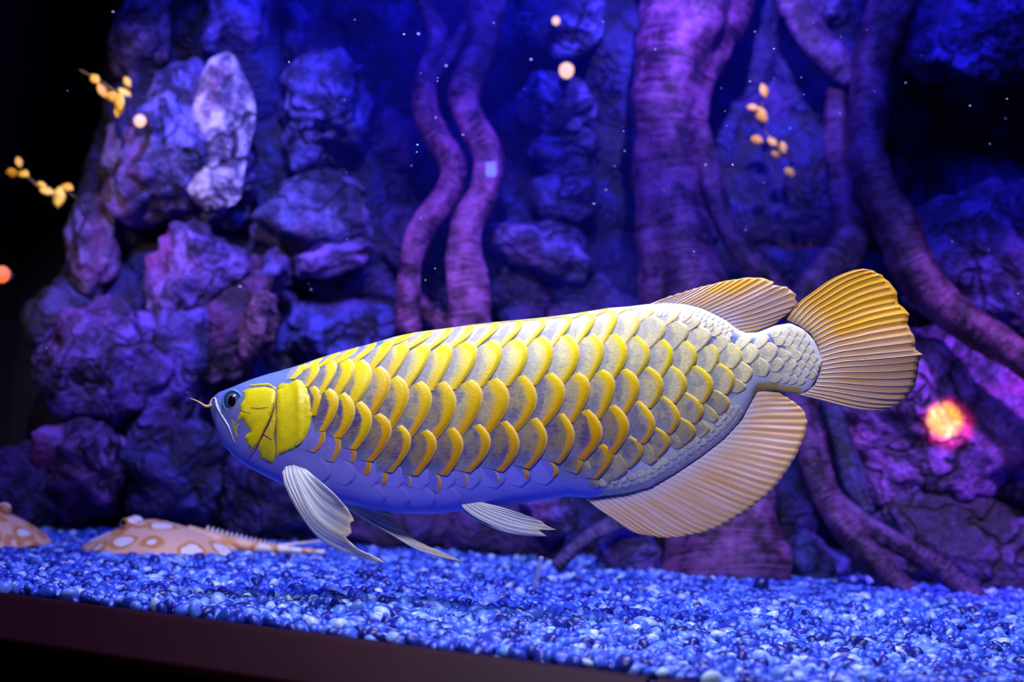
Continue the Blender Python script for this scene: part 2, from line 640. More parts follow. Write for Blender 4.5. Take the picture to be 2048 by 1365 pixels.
# dark panel far behind the rockwork and side panel
tag(mesh_obj('wall_back', [(-1.6, 2.3, -0.1), (1.6, 2.3, -0.1), (1.6, 2.3, 1.3), (-1.6, 2.3, 1.3),
                           (-1.6, 2.34, -0.1), (1.6, 2.34, -0.1), (1.6, 2.34, 1.3), (-1.6, 2.34, 1.3)],
             [(0, 1, 2, 3), (7, 6, 5, 4), (0, 4, 5, 1), (3, 2, 6, 7), (0, 3, 7, 4), (1, 5, 6, 2)], M['black'], smooth=False), kind='structure')

tag(mesh_obj('wall_left', [(-0.84, 1.45, -0.1), (-0.80, 1.45, -0.1), (-0.80, 2.3, -0.1), (-0.84, 2.3, -0.1),
                           (-0.84, 1.45, 1.3), (-0.80, 1.45, 1.3), (-0.80, 2.3, 1.3), (-0.84, 2.3, 1.3)],
             [(3, 2, 1, 0), (4, 5, 6, 7), (0, 1, 5, 4), (1, 2, 6, 5), (2, 3, 7, 6), (3, 0, 4, 7)], M['black'], smooth=False), kind='structure')

# front glass
o = box_between('window_1', [(0.0, -0.02), (-0.008, -0.02), (-0.008, 1.1), (0.0, 1.1)], -0.9, 1.5, M['glass'])
o.modifiers.clear()
tag(o, 'clear front glass pane of the tank', 'glass pane', kind='structure')

# sill in two lengths that meet at a joint
SJ = (ground(1350, 1342).xy - GA).dot(GD)
SILL = [(0.001, 0.002), (0.009, 0.001), (0.040, -0.026), (0.040, -0.034), (0.001, -0.034)]
tag(box_between('trim_1', SILL, -0.9, SJ - 0.0015, M['sill']), kind='structure')
tag(box_between('trim_2', SILL, SJ + 0.0025, 1.5, M['sill']), kind='structure')
tag(box_between('wall_front', [(0.004, -0.034), (0.022, -0.034), (0.022, -0.6), (0.004, -0.6)], -0.9, 1.5, M['black']), kind='structure')


# moulded rock backdrop: a bumpy skin behind the boulders; its left border leans as in the photo
def left_edge_px(py):
    return 235 - 0.22 * py


YW = 1.86
nx, ny = 150, 132
v = []
for j in range(ny):
    py = -480 + 1760 * j / (ny - 1)
    x0 = left_edge_px(py)
    for i in range(nx):
        px = x0 + (2350 - x0) * i / (nx - 1)
        p = P(px, py, YW)
        q = Vector((p.x * 5.5, p.z * 5.5, 0.3))
        cell = mnoise.voronoi(q, distance_metric='DISTANCE', exponent=2.5)[0]
        d = min((cell[1] - cell[0]) * 0.9, 0.40) * 0.11
        d += 0.02 * mnoise.fractal(Vector((p.x * 14, p.z * 14, 3)), 1.0, 2.0, 4)
        edge = min(1.0, i / 8.0)
        v.append((p.x, p.y - d + 0.10 * (1 - edge) ** 2, p.z))
o = mesh_obj('wall_rock', v, grid_faces(ny, nx), M['rock'])
o.color = (0.010, 0.014, 0.26, 1)  # strong blue stands in for haze in the dark gaps
o.modifiers.new('thick', 'SOLIDIFY').thickness = -0.02
tag(o, kind='structure')


# ------------------------------------------------------------------ boulders
def rock_mesh(seed, cuts=9, rough=0.10, subdiv=4):
    rnd = random.Random(seed)
    bm = bmesh.new()
    bmesh.ops.create_icosphere(bm, subdivisions=subdiv, radius=1.0)
    planes = []
    for _ in range(cuts):
        n = Vector((rnd.gauss(0, 1), rnd.gauss(0, 1), rnd.gauss(0, 1))).normalized()
        planes.append((n, rnd.uniform(0.62, 0.88)))
    off = Vector((rnd.uniform(-50, 50), rnd.uniform(-50, 50), rnd.uniform(-50, 50)))
    for vt in bm.verts:
        p = vt.co.copy()
        for n, c in planes:
            dd = p.dot(n) - c
            if dd > 0:
                p -= n * dd * 0.94
        p += p.normalized() * (rough * 1.5 * mnoise.fractal(p * 1.6 + off, 1.0, 2.0, 3) + rough * 0.6 * mnoise.turbulence(p * 5 + off, 3, False) * 0.5)
        vt.co = p
    return bm


def boulder(bbox, Y, color, seed, label, tilt=0.0, depth=0.7, rough=0.17, cuts=11, name='boulder', cat='rock', group=None):
    x0, y0, x1, y1 = bbox
    cx, cy = (x0 + x1) / 2, (y0 + y1) / 2
    s = mpx(Y)
    rx, rz = (x1 - x0) / 2 * s * 1.16, (y1 - y0) / 2 * s * 1.16
    ry = min(min(rx, rz) * depth + 0.012, 0.11)
    bm = rock_mesh(seed, cuts, rough, 5 if (x1 - x0) * (y1 - y0) > 30000 else 4)
    bmesh.ops.transform(bm, matrix=Matrix.Diagonal((rx, ry, rz, 1)), verts=bm.verts)
    bmesh.ops.transform(bm, matrix=Matrix.Rotation(tilt - ROLL * -1.0, 4, 'Y'), verts=bm.verts)
    me = bpy.data.meshes.new(name)
    bm.to_mesh(me)
    bm.free()
    me.polygons.foreach_set('use_smooth', [True] * len(me.polygons))
    me.materials.append(M['rock'])
    o = bpy.data.objects.new(name, me)
    COL.objects.link(o)
    o.location = P(cx, cy, Y)
    o.color = (color[0] * 0.95, color[1] * 0.72, min(color[2] * 1.25, 1), 1)
    tag(o, label, cat, group)
    return o


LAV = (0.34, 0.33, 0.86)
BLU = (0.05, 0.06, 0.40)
DBL = (0.025, 0.03, 0.22)  # dark blue with the shade painted into it
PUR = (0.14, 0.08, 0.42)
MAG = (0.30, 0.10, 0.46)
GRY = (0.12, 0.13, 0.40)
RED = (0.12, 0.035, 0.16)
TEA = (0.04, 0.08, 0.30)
ROCKS = [
    # bbox, Y, colour, tilt, depth, label
    ((245, 150, 500, 445), 1.79, (0.15, 0.18, 0.58), 0.05, .7, 'large cracked blue boulder carrying a lit face painted pale lavender, high on the tank wall'),
    ((395, -60, 530, 115), 1.80, (0.16, 0.17, 0.72), -.15, .6, 'pale blue boulder just above the large cracked boulder'),
    ((548, 118, 755, 345), 1.79, (0.10, 0.11, 0.48), 0.0, .7, 'rounded slate blue boulder between the cracked boulder and the twin roots'),
    ((545, -30, 700, 130), 1.83, BLU, 0.3, .5, 'dark blue boulder above the rounded slate blue one'),
    ((690, -40, 840, 160), 1.83, (0.04, 0.05, 0.42), -.1, .5, 'deep blue boulder behind the top of the twin roots'),
    ((735, 175, 860, 330), 1.83, BLU, 0.0, .5, 'deep blue boulder beside the upper bend of the twin roots'),
    ((505, 365, 745, 525), 1.79, (0.13, 0.15, 0.40), -.15, .7, 'grey mottled boulder with a rough crust below the slate blue boulder'),
    ((600, 485, 735, 548), 1.76, (0.17, 0.16, 0.52), -.35, .6, 'thin slanting violet stone under the grey mottled boulder'),
    ((498, 500, 580, 592), 1.77, (0.16, 0.15, 0.55), .4, .6, 'small violet stone wedged under the grey mottled boulder'),
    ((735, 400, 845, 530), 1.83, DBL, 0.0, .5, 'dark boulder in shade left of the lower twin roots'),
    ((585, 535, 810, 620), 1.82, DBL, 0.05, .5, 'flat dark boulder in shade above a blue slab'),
    ((555, 605, 805, 735), 1.79, (0.05, 0.07, 0.42), 0.05, .5, 'blue slab of rock just above the back of the golden fish'),
    ((290, 455, 500, 660), 1.77, (0.24, 0.18, 0.66), -.3, .5, 'sloping violet boulder under the large cracked boulder'),
    ((375, 520, 545, 770), 1.76, RED, .35, .5, 'dark maroon boulder above the head of the golden fish'),
    ((480, 590, 560, 720), 1.74, (0.34, 0.16, 0.26), .1, .6, 'small brownish stone with an orange tint above the fish head'),
    ((95, 595, 345, 860), 1.75, (0.15, 0.08, 0.42), -.35, .6, 'big purple boulder at the left rim of the rock wall'),
    ((255, 600, 430, 900), 1.76, (0.09, 0.07, 0.36), .2, .5, 'tall streaked blue boulder in front of the fish snout'),
    ((70, 820, 265, 1035), 1.72, (0.26, 0.12, 0.42), -.1, .7, 'bulging mauve boulder above the spotted stingray'),
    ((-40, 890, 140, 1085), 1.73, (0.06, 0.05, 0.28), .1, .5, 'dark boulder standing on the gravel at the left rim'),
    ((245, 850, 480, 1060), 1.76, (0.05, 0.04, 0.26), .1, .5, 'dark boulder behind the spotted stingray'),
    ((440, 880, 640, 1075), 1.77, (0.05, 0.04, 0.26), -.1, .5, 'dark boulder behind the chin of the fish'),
    ((125, 400, 225, 590), 1.80, (0.16, 0.15, 0.36), -.2, .5, 'narrow grey stone on the edge of the dark left side'),
    ((205, 255, 265, 400), 1.82, (0.10, 0.13, 0.24), -.2, .5, 'thin grey stone beside the large cracked boulder'),
    ((235, -30, 345, 165), 1.82, (0.16, 0.14, 0.32), .35, .5, 'narrow stone with warm edge light at the top of the wall'),
    ((60, 570, 200, 720), 1.80, (0.05, 0.05, 0.20), -.3, .5, 'dark stone on the edge of the black left side'),
    ((1045, -30, 1205, 112), 1.78, (0.14, 0.20, 0.72), -.5, .6, 'pale blue boulder at the top between the twin roots and the trunk'),
    ((1035, 155, 1185, 262), 1.78, (0.14, 0.16, 0.62), .1, .6, 'pointed violet blue boulder under a pink reflection'),
    ((1065, 248, 1195, 352), 1.80, (0.05, 0.07, 0.36), .1, .6, 'blue boulder under the pointed violet one'),
    ((1060, 335, 1200, 450), 1.79, (0.06, 0.08, 0.36), -.1, .6, 'blue crusted boulder in the middle of the wall beside the trunk'),
    ((990, 440, 1190, 560), 1.76, (0.12, 0.11, 0.42), .1, .6, 'violet boulder with a bright crust between twin roots and trunk'),
    ((975, 535, 1110, 655), 1.79, (0.04, 0.05, 0.28), -.1, .5, 'dark blue boulder at the foot of the twin roots'),
    ((1085, 550, 1275, 680), 1.79, (0.04, 0.06, 0.30), .1, .5, 'dark blue boulder behind the fish back beside the trunk'),
    ((1818, -60, 2130, 185), 1.765, (0.16, 0.11, 0.50), -.45, .5, 'streaked violet overhang in the upper right of the wall'),
    ((1825, 390, 2110, 720), 1.76, (0.10, 0.08, 0.34), .35, .5, 'rough dark violet boulder above the long bending root'),
    ((1665, 690, 2110, 1010), 1.72, (0.26, 0.11, 0.50), .15, .5, 'broad rough purple boulder lit by an orange spot behind the tail'),
    ((1740, 985, 2110, 1215), 1.70, (0.07, 0.04, 0.20), .1, .4, 'dark boulder standing on the gravel below the broad purple one'),
    ((1575, 1070, 1690, 1205), 1.68, (0.06, 0.10, 0.46), .2, .6, 'small blue stone standing between the trunk and thin roots'),
    ((1185, 1062, 1310, 1170), 1.66, (0.14, 0.14, 0.62), -.4, .6, 'slanting blue stone leaning on the foot of the trunk'),
    ((1040, 975, 1165, 1075), 1.71, (0.13, 0.10, 0.46), .2, .6, 'speckled violet stone behind the pelvic fin'),
    ((905, 1015, 1130, 1140), 1.75, (0.05, 0.03, 0.18), 0.0, .5, 'dark stone on the gravel behind the belly of the fish'),
    ((690, 1000, 920, 1130), 1.77, (0.04, 0.025, 0.16), 0.0, .5, 'dark stone on the gravel behind the breast fins'),
    ((1440, 60, 1600, 330), 1.86, (0.03, 0.03, 0.28), .1, .4, 'dark blue hollow stone behind the yellow leaf reflection'),
    ((1480, 430, 1640, 600), 1.86, (0.10, 0.015, 0.06), 0.0, .4, 'dark red stone deep behind the dorsal fin'),
    ((1590, -40, 1700, 60), 1.80, (0.26, 0.28, 0.70), 0.0, .6, 'small pale stone at the top between two roots'),
]
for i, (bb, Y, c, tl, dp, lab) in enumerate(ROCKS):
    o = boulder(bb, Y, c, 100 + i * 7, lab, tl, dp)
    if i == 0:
        big = o


# lit face of the large boulder, its light painted pale on a slab
def slab(name, outline, Y, thick, color, parent=None, seed=1):
    pts = [P(x, y, Y) for x, y in outline]
    c = sum(pts, Vector()) / len(pts)
    n = len(pts)
    verts, faces = [], []
    rings = 7
    for k in range(rings + 1):
        f = 1 - k / (rings + 1)
        for p in pts:
            q = c.lerp(p, f)
            q.y -= thick * (1 - f ** 3) + 0.006 * mnoise.fractal(Vector((q.x * 30, q.z * 30, seed)), 1, 2, 4)
            verts.append(q)
    for k in range(rings):
        for i in range(n):
            faces.append((k * n + i, k * n + (i + 1) % n, (k + 1) * n + (i + 1) % n, (k + 1) * n + i))
    faces.append(tuple(rings * n + i for i in range(n)))
    o = mesh_obj(name, verts, faces, M['rock'])
    o.color = (*color, 1)
    if parent:
        o.parent = parent
        o.matrix_parent_inverse = Matrix.Translation(-parent.location)
    return o


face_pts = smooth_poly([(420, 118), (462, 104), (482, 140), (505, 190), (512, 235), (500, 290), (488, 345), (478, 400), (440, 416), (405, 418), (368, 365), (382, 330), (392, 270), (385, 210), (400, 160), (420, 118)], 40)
fo = slab('lit_face', [(p[0], p[1]) for p in [Vector((q.x, q.y)) for q in [Vector((a[0], a[1])) for a in face_pts]]][:-1], 1.735, 0.018, (0.62, 0.58, 1.0), big, 4)
fo['label'] = 'pale lavender face with its light painted in'


# ------------------------------------------------------------------ roots
def root(path, radii, Ys, color, label, name='root', n=70, nseg=20, lob=0.12, seed=0, cat='root', group=None, parent=None):
    pp = smooth_poly([(x, y, 0) for x, y in path], n)
    k = len(path)
    pts, rr = [], []
    # radius and depth follow the arc position of the control points
    d = [0]
    for a, b in zip(path, path[1:]):
        d.append(d[-1] + math.hypot(b[0] - a[0], b[1] - a[1]))
    tt = np.array(d) / d[-1]
    for i, p in enumerate(pp):
        t = i / (n - 1)
        Y = float(np.interp(t, tt, Ys))
        pts.append(P(p.x, p.y, Y))
        rr.append(float(np.interp(t, tt, radii)) * mpx(Y))
    v, f, uv = tube(pts, rr, nseg)
    length = sum((pts[i + 1] - pts[i]).length for i in range(n - 1))
    cen = [pts[i // nseg] for i in range(n * nseg)]
    v2 = []
    for i, (p, c) in enumerate(zip(v, cen)):
        r = p - c
        a = 2 * math.pi * (i % nseg) / nseg
        ph = seed + (i // nseg) / n * 3
        s = 1 + lob * (0.6 * math.sin(3 * a + ph) + 0.5 * math.sin(5 * a - ph * 1.7))
        s += 0.16 * mnoise.fractal(p * 22 + Vector((seed, 0, 0)), 1, 2, 3)
        v2.append(c + r * s)
    uv = [(a * length * 6, b) for a, b in uv]
    o = mesh_obj(name, v2, f, M['root'], parent, uvs=uv)
    o.color = (color[0] * 0.62, color[1] * 0.58, color[2] * 0.72, 1)
    if parent is None:
        recenter(o, pts[-1])
        tag(o, label, cat, group)
    return o


RC = (0.46, 0.14, 0.52)
ra = root([(815, -420), (838, -40), (848, 10), (872, 60), (866, 115), (846, 185), (862, 260), (905, 330), (895, 385), (842, 460), (820, 545), (818, 670)],
          [12, 14, 16, 20, 24, 26, 27, 26, 26, 27, 24, 27], [1.74] * 5 + [1.72, 1.72, 1.71, 1.71, 1.70, 1.69, 1.68], RC,
          'slimmer purple root of the twisted pair, with a side branch at each end', seed=1)
rb = root([(1000, -420), (985, -40), (972, 20), (962, 100), (930, 185), (940, 240), (975, 305), (968, 385), (935, 450), (928, 520), (935, 590), (942, 690)],
          [38, 36, 36, 33, 31, 31, 31, 30, 32, 36, 40, 42], [1.72] * 6 + [1.71, 1.70, 1.70, 1.69, 1.68, 1.68], RC,
          'thicker purple root of the twisted pair, ringed at its foot', seed=4)
for nm, par, path, r, Y in (('side_branch', ra, [(862, 165), (895, 110), (935, 60), (965, 20)], [14, 18, 17, 14], 1.73),
                            ('side_branch', ra, [(826, 590), (852, 620), (880, 645), (905, 690)], [16, 18, 17, 17], 1.69)):
    o = root(path, r, [Y] * 4, RC, None, name=nm, n=24, nseg=14, parent=par, seed=9)
    o.matrix_parent_inverse = Matrix.Translation(-par.location)

tr = root([(1440, -440), (1405, -80), (1385, 20), (1350, 130), (1335, 260), (1338, 380), (1352, 500), (1375, 650), (1410, 850), (1445, 1020), (1452, 1110), (1455, 1190)],
          [125, 115, 108, 88, 72, 70, 80, 92, 100, 108, 118, 128], [1.74, 1.74, 1.73, 1.72, 1.72, 1.72, 1.71, 1.70, 1.68, 1.66, 1.65, 1.64], (0.36, 0.11, 0.46),
          'thick violet tree trunk standing on the gravel behind the fish', name='trunk', n=110, nseg=48, lob=0.10, seed=2, cat='trunk')
OTHER = [
    ([(1395, 250), (1418, 350), (1448, 440), (1490, 510), (1540, 560), (1572, 606)], [20, 24, 24, 24, 23, 20], [1.71, 1.71, 1.70, 1.69, 1.68, 1.68], (0.20, 0.07, 0.30), 'slim violet root curving away from the trunk towards the dorsal fin'),
    ([(1612, -430), (1586, -40), (1596, 20), (1628, 80), (1668, 120), (1708, 158)], [38, 36, 35, 34, 33, 26], [1.76] + [1.74] * 5, (0.26, 0.12, 0.46), 'short violet branch slanting down to the bending root at the top'),
    ([(1850, -420), (1800, -50), (1785, 10), (1755, 80), (1738, 150), (1738, 230), (1738, 310), (1757, 380), (1795, 450), (1822, 525), (1872, 595), (1950, 655), (2060, 725), (2150, 790)],
     [46, 44, 44, 42, 40, 38, 38, 42, 44, 44, 40, 36, 34, 34], [1.74, 1.73, 1.72, 1.72, 1.71, 1.70, 1.69, 1.68, 1.67, 1.65, 1.64, 1.62, 1.60, 1.58], (0.24, 0.075, 0.24), 'long thick root bending away from the trunk past the tail fin'),
    ([(1690, 120), (1672, 260), (1690, 390), (1700, 470), (1670, 530), (1620, 590), (1590, 680)], [24, 24, 28, 36, 40, 36, 34], [1.76, 1.76, 1.74, 1.72, 1.70, 1.69, 1.69], (0.22, 0.08, 0.30), 'dark root behind the tail fin, left of the long bending root'),
    ([(1585, 760), (1610, 870), (1640, 970), (1690, 1055), (1755, 1130), (1830, 1205)], [36, 32, 30, 29, 27, 26], [1.64, 1.62, 1.60, 1.58, 1.56, 1.54], (0.22, 0.07, 0.34), 'root reaching the gravel nearest the trunk, below the tail'),
    ([(1650, 960), (1680, 1010), (1745, 1058), (1830, 1108), (1900, 1155), (1975, 1215)], [16, 20, 21, 21, 20, 20], [1.62, 1.60, 1.58, 1.56, 1.55, 1.53], (0.17, 0.07, 0.34), 'thin outermost root reaching the gravel under the purple boulder'),
    ([(1655, 800), (1680, 880), (1705, 960), (1735, 1030)], [20, 24, 24, 18], [1.67, 1.66, 1.65, 1.63], (0.06, 0.06, 0.30), 'short dark blue root between the purple boulder and the lower roots'),
    ([(1330, 1020), (1270, 1035), (1205, 1060), (1155, 1092), (1112, 1135)], [20, 18, 16, 15, 14], [1.64, 1.63, 1.62, 1.62, 1.61], (0.16, 0.10, 0.46), 'thin violet root arching from the trunk to the gravel under the anal fin'),
]
for i, (path, r, Ys, c, lab) in enumerate(OTHER):
    root(path, r, Ys, c, lab, seed=20 + i * 3)


from mathutils.bvhtree import BVHTree


def world_tree(o):
    return BVHTree.FromPolygons([v.co + o.location for v in o.data.vertices], [tuple(p.vertices) for p in o.data.polygons])


def inside(tree, p, margin=0.0):
    h = tree.find_nearest(p)
    return h[0] is not None and (p - h[0]).dot(h[1]) < 0 and h[3] > margin


def press_apart(a, b):
    """where two stones run into each other, flatten what is buried so that they meet at one contact face"""
    ta, tb = world_tree(a), world_tree(b)
    hits = ta.overlap(tb)
    if not hits:
        return
    fa = {i for i, _ in hits}
    pts = np.array([(a.data.polygons[i].center + a.location)[:] for i in fa])
    c = Vector(pts.mean(axis=0))
    d = (b.location - a.location).normalized()
    n = d
    if len(pts) > 8:
        w, vec = np.linalg.eigh(np.cov((pts - pts.mean(axis=0)).T))
        q = Vector(vec[:, 0])
        q = q if q.dot(d) > 0 else -q
        if q.dot(d) > 0.35:
            n = q
    for o, t, sg in ((a, tb, 1), (b, ta, -1)):
        for v in o.data.vertices:
            p = v.co + o.location
            if inside(t, p):
                e = (p - c).dot(n) * sg + 0.0004
                if e > 0:
                    v.co -= n * (sg * e)
        o.data.update()


_stones = [o for o in COL.objects if o.name.startswith('boulder')]
for _i, _a in enumerate(_stones):
    for _b in _stones[_i + 1:]:
        _ra, _rb = max(_a.dimensions) / 2, max(_b.dimensions) / 2
        if (_a.location - _b.location).length < _ra + _rb:
            press_apart(_a, _b)
SCENERY = [(o, world_tree(o)) for o in COL.objects if o.type == 'MESH' and o.parent is None and o.name.split('.')[0] in ('boulder', 'root', 'trunk', 'wall_rock')]


def hit_from(p, d):
    """nearest rock or root surface met from p along d"""
    best = None
    for o, t in SCENERY:
        h = t.ray_cast(Vector(p), Vector(d).normalized())
        if h[0] is not None and (best is None or h[3] < best[1]):
            best = (h[0], h[3], o)
    return best


def adopt(o, parent):
    """parent o (built in world coordinates) to an unrotated parent without moving it"""
    o.parent = parent
    off = Vector(parent.location)
    if parent.parent is not None:
        off = Vector((0, 0, 0)) if parent.type == 'MESH' and tuple(parent.location) == (0, 0, 0) else off
        off = off + Vector(parent.parent.location) * 0
    o.matrix_parent_inverse = Matrix.Translation(-off)
    return o


# ------------------------------------------------------------------ gravel
rng = np.random.default_rng(5)
ico = bmesh.new()
bmesh.ops.create_icosphere(ico, subdivisions=2, radius=1.0)
ico.verts.ensure_lookup_table()
IV = np.array([v.co[:] for v in ico.verts])
IFc = np.array([[v.index for v in f.verts] for f in ico.faces])
ico.free()


def pebble_verts(rg):
    """a lumpy, flattened unit pebble"""
    p = IV.copy()
    for _ in range(4):
        n = rg.normal(size=3)
        n /= np.linalg.norm(n)
        d = p @ n - rg.uniform(0.55, 0.85)
        p -= np.outer(np.maximum(d, 0) * 0.8, n)
    p *= np.array([1.15, 0.92, 0.66]) * rg.uniform(0.85, 1.15, 3)
    return p


PEB = [pebble_verts(rng) for _ in range(14)]


def rot_matrices(n, rg, tilt=0.75):
    a = rg.uniform(0, 2 * np.pi, n)
    b = rg.normal(0, tilt, n)
    c = rg.normal(0, tilt, n)
    ca, sa, cb, sb, cc, scn = np.cos(a), np.sin(a), np.cos(b), np.sin(b), np.cos(c), np.sin(c)
    Rz = np.zeros((n, 3, 3)); Rz[:, 0, 0] = ca; Rz[:, 0, 1] = -sa; Rz[:, 1, 0] = sa; Rz[:, 1, 1] = ca; Rz[:, 2, 2] = 1
    Rx = np.zeros((n, 3, 3)); Rx[:, 0, 0] = 1; Rx[:, 1, 1] = cb; Rx[:, 1, 2] = -sb; Rx[:, 2, 1] = sb; Rx[:, 2, 2] = cb
    Ry = np.zeros((n, 3, 3)); Ry[:, 1, 1] = 1; Ry[:, 0, 0] = cc; Ry[:, 0, 2] = scn; Ry[:, 2, 0] = -scn; Ry[:, 2, 2] = cc
    return Rx @ Ry @ Rz


SP = 0.0078
spots = []
y = 0.72
row = 0
while y < 1.80:
    x = -0.40 * y - 0.10 + (row % 2) * SP / 2
    while x < 0.40 * y + 0.10:
        px_ = x + rng.uniform(-0.4, 0.4) * SP
        py_ = y + rng.uniform(-0.4, 0.4) * SP
        if py_ > glass_y(px_) + 0.0165:
            spots.append((px_, py_))
        x += SP
    y += SP * 0.9
    row += 1
spots = np.array(spots)
N = len(spots)
rad = 0.0056 * np.exp(rng.normal(0, 0.20, N))
zz = np.array([ground_z(a, b) for a, b in spots]) + rng.uniform(-0.0022, 0.0028, N)
RAYS = [(P(325, 1078, 1.58), 0.086, 0.088, 0.06), (P(-75, 1066, 1.57), 0.098, 0.10, 2.6)]
for _c, _l, _w, _r in RAYS:
    _dx, _dy = spots[:, 0] - _c.x, spots[:, 1] - _c.y
    _u, _v = _dx * math.cos(_r) + _dy * math.sin(_r), -_dx * math.sin(_r) + _dy * math.cos(_r)
    _q = (_u / _l) ** 2 + (_v / _w) ** 2
    zz = np.where(_q < 0.94, zz - 0.012 * np.clip((0.94 - _q) * 5, 0, 1), zz)
_solid = [t for o, t in SCENERY if not o.name.startswith('wall')]


def buried_in(tree, p):
    """odd number of surfaces above and behind the point, and more than a pebble's radius deep"""
    for d in (Vector((0.05, 0.03, 1)), Vector((0.04, 1, 0.06)), Vector((-1, 0.07, 0.05))):
        d.normalize()
        q, k = p.copy(), 0
        while k < 30:
            h = tree.ray_cast(q, d)
            if h[0] is None:
                break
            k += 1
            q = h[0] + d * 1e-5
        if k % 2 == 0:
            return False
    return tree.find_nearest(p)[3] > 0.004


buried = np.array([b > 1.50 and any(buried_in(t, Vector((a, b, c))) for t in _solid) for (a, b), c in zip(spots, zz)])
kindp = rng.integers(0, len(PEB), N)
rots = rot_matrices(N, rng)
proj = np.array([to_px((a, b, c)) for (a, b), c in zip(spots, zz)])
inframe = (proj[:, 0] > 12) & (proj[:, 0] < IW - 12) & (proj[:, 1] < IH - 10)
order = [i for i in np.argsort(spots[:, 1] / rad * 0.004) if inframe[i]]
single = set(order[:300])
rest = np.array([i for i in range(N) if i not in single and not buried[i]])
peb_me = []
for k, pv in enumerate(PEB):
    me = bpy.data.meshes.new('pebble')
    me.from_pydata(pv.tolist(), [], IFc.tolist())
    me.polygons.foreach_set('use_smooth', [True] * len(me.polygons))
    me.materials.append(M['pebble'])
    peb_me.append(me)
for i in sorted(single):
    o = bpy.data.objects.new('pebble', peb_me[kindp[i]])
    COL.objects.link(o)
    m = Matrix([list(r) for r in rots[i] * rad[i]]).to_4x4()
    m.translation = (spots[i][0], spots[i][1], zz[i])
    o.matrix_world = m
    tone = float(rng.uniform())
    o.color = (tone, tone, tone, 0)
    word = 'dark navy' if tone < 0.3 else 'royal blue' if tone < 0.62 else 'mid blue' if tone < 0.84 else 'pale sky blue'
    tag(o, word + ' smooth pebble at the front of the gravel bed, by the glass', 'pebble', word + ' pebbles along the front of the gravel')
nv, nf = len(IV), len(IFc)
allv = np.empty((len(rest), nv, 3))
for q, i in enumerate(rest):
    allv[q] = (PEB[kindp[i]] * rad[i]) @ rots[i].T + np.array([spots[i][0], spots[i][1], zz[i]])
allf = (IFc[None, :, :] + (np.arange(len(rest)) * nv)[:, None, None]).reshape(-1, 3)
me = bpy.data.meshes.new('gravel')
me.vertices.add(len(rest) * nv)
me.vertices.foreach_set('co', allv.ravel())
me.loops.add(allf.size)
me.loops.foreach_set('vertex_index', allf.ravel().astype(np.int32))
me.polygons.add(len(allf))
me.polygons.foreach_set('loop_start', np.arange(0, allf.size, 3, dtype=np.int32))
me.polygons.foreach_set('use_smooth', np.ones(len(allf), dtype=bool))
me.update(calc_edges=True)
me.materials.append(M['pebble'])
gr = bpy.data.objects.new('gravel', me)
COL.objects.link(gr)
tag(gr, 'bed of small blue gravel covering the tank floor', 'gravel', kind='stuff')

# ------------------------------------------------------------------ the golden fish
SM = mpx(YF)
TOP = [(418, 806), (421, 801), (426, 796), (431.5, 790), (440, 784), (466, 774), (503, 759), (532, 749.5), (561, 742), (600, 730), (640, 716), (680, 703.6), (717, 694), (754, 684), (789.5, 673.5),
       (832, 664.7), (867, 660), (907, 655), (950, 649), (994.5, 644), (1043, 639.5), (1091, 634.7), (1150, 627), (1219, 616), (1259, 613), (1291, 609), (1330, 606),
       (1370, 608.5), (1401, 616), (1427, 628), (1452, 641), (1475, 659), (1492, 666), (1515, 665), (1550, 651), (1580, 646), (1605, 658), (1625, 676), (1637, 698), (1642, 722)]
BOT = [(418, 808), (420, 818), (424, 832), (429, 847), (437, 871), (448, 891), (463, 908), (481, 924.5), (503, 939), (540, 958), (570, 972), (620, 990), (660, 1001), (695, 1008), (745, 1020),
       (795, 1027.5), (862, 1029), (927, 1022), (980, 1015), (1040, 1008), (1097, 1000), (1138, 993), (1176, 997), (1252, 988), (1298, 976), (1348, 948), (1399, 915),
       (1445, 880), (1480, 842), (1500, 805), (1512, 784), (1547, 782), (1571, 786), (1600, 789), (1622, 776), (1636, 752), (1642, 726)]
WID = [(418, 3), (424, 16), (440, 34), (470, 46), (520, 58), (600, 70), (720, 78), (900, 80), (1050, 78), (1200, 66), (1330, 50), (1450, 34), (1520, 24), (1580, 16), (1642, 5)]
tx, ty = np.array(TOP).T
bx_, by_ = np.array(BOT).T
wx, wy = np.array(WID).T


def f_top(x): return float(np.interp(x, tx, ty))
def f_bot(x): return float(np.interp(x, bx_, by_))
def f_wid(x): return float(np.interp(x, wx, wy)) * SM


def f_depth(x, y):
    """half thickness of the body at mid-plane pixel (x, y)"""
    t, b = f_top(x), f_bot(x)
    v = (y - (t + b) / 2) / max((b - t) / 2, 1e-6)
    v = min(max(v, -0.992), 0.992)
    return f_wid(x) * (1 - abs(v) ** 2.3) ** 0.5


def surf0(px, py):
    mx, my = px, py
    Q = None
    for _ in range(6):
        d = f_depth(min(max(mx, 419), 1641), my)
        Q = P(px, py, YF - d)
        mx, my = to_px((Q.x, YF, Q.z))
    return Q


def surf(px, py, off=0.0):
    t, b = f_top(px), f_bot(px)
    py = min(max(py, t + 0.6), b - 0.6)
    Q = surf0(px, py)
    if off:
        vv = abs((py - (t + b) / 2) / ((b - t) / 2))
        off *= 1 - 0.75 * min(max((vv - 0.86) / 0.14, 0), 1)
        e = 2.0
        a = surf0(px + e, py) - surf0(px - e, py)
        b = surf0(px, py - e) - surf0(px, py + e)
        n = a.cross(b)
        if n.length > 1e-12:
            n.normalize()
            if n.y > 0:
                n = -n
            n = (n + Vector((0, -0.35, 0))).normalized()
        else:
            n = Vector((0, -1, 0))
        Q = Q + n * off
    return Q


fish = empty('arowana_fish', P(1030, 1029, YF))
tag(fish, 'long golden fish with big yellow edged scales swimming above the gravel', 'fish')

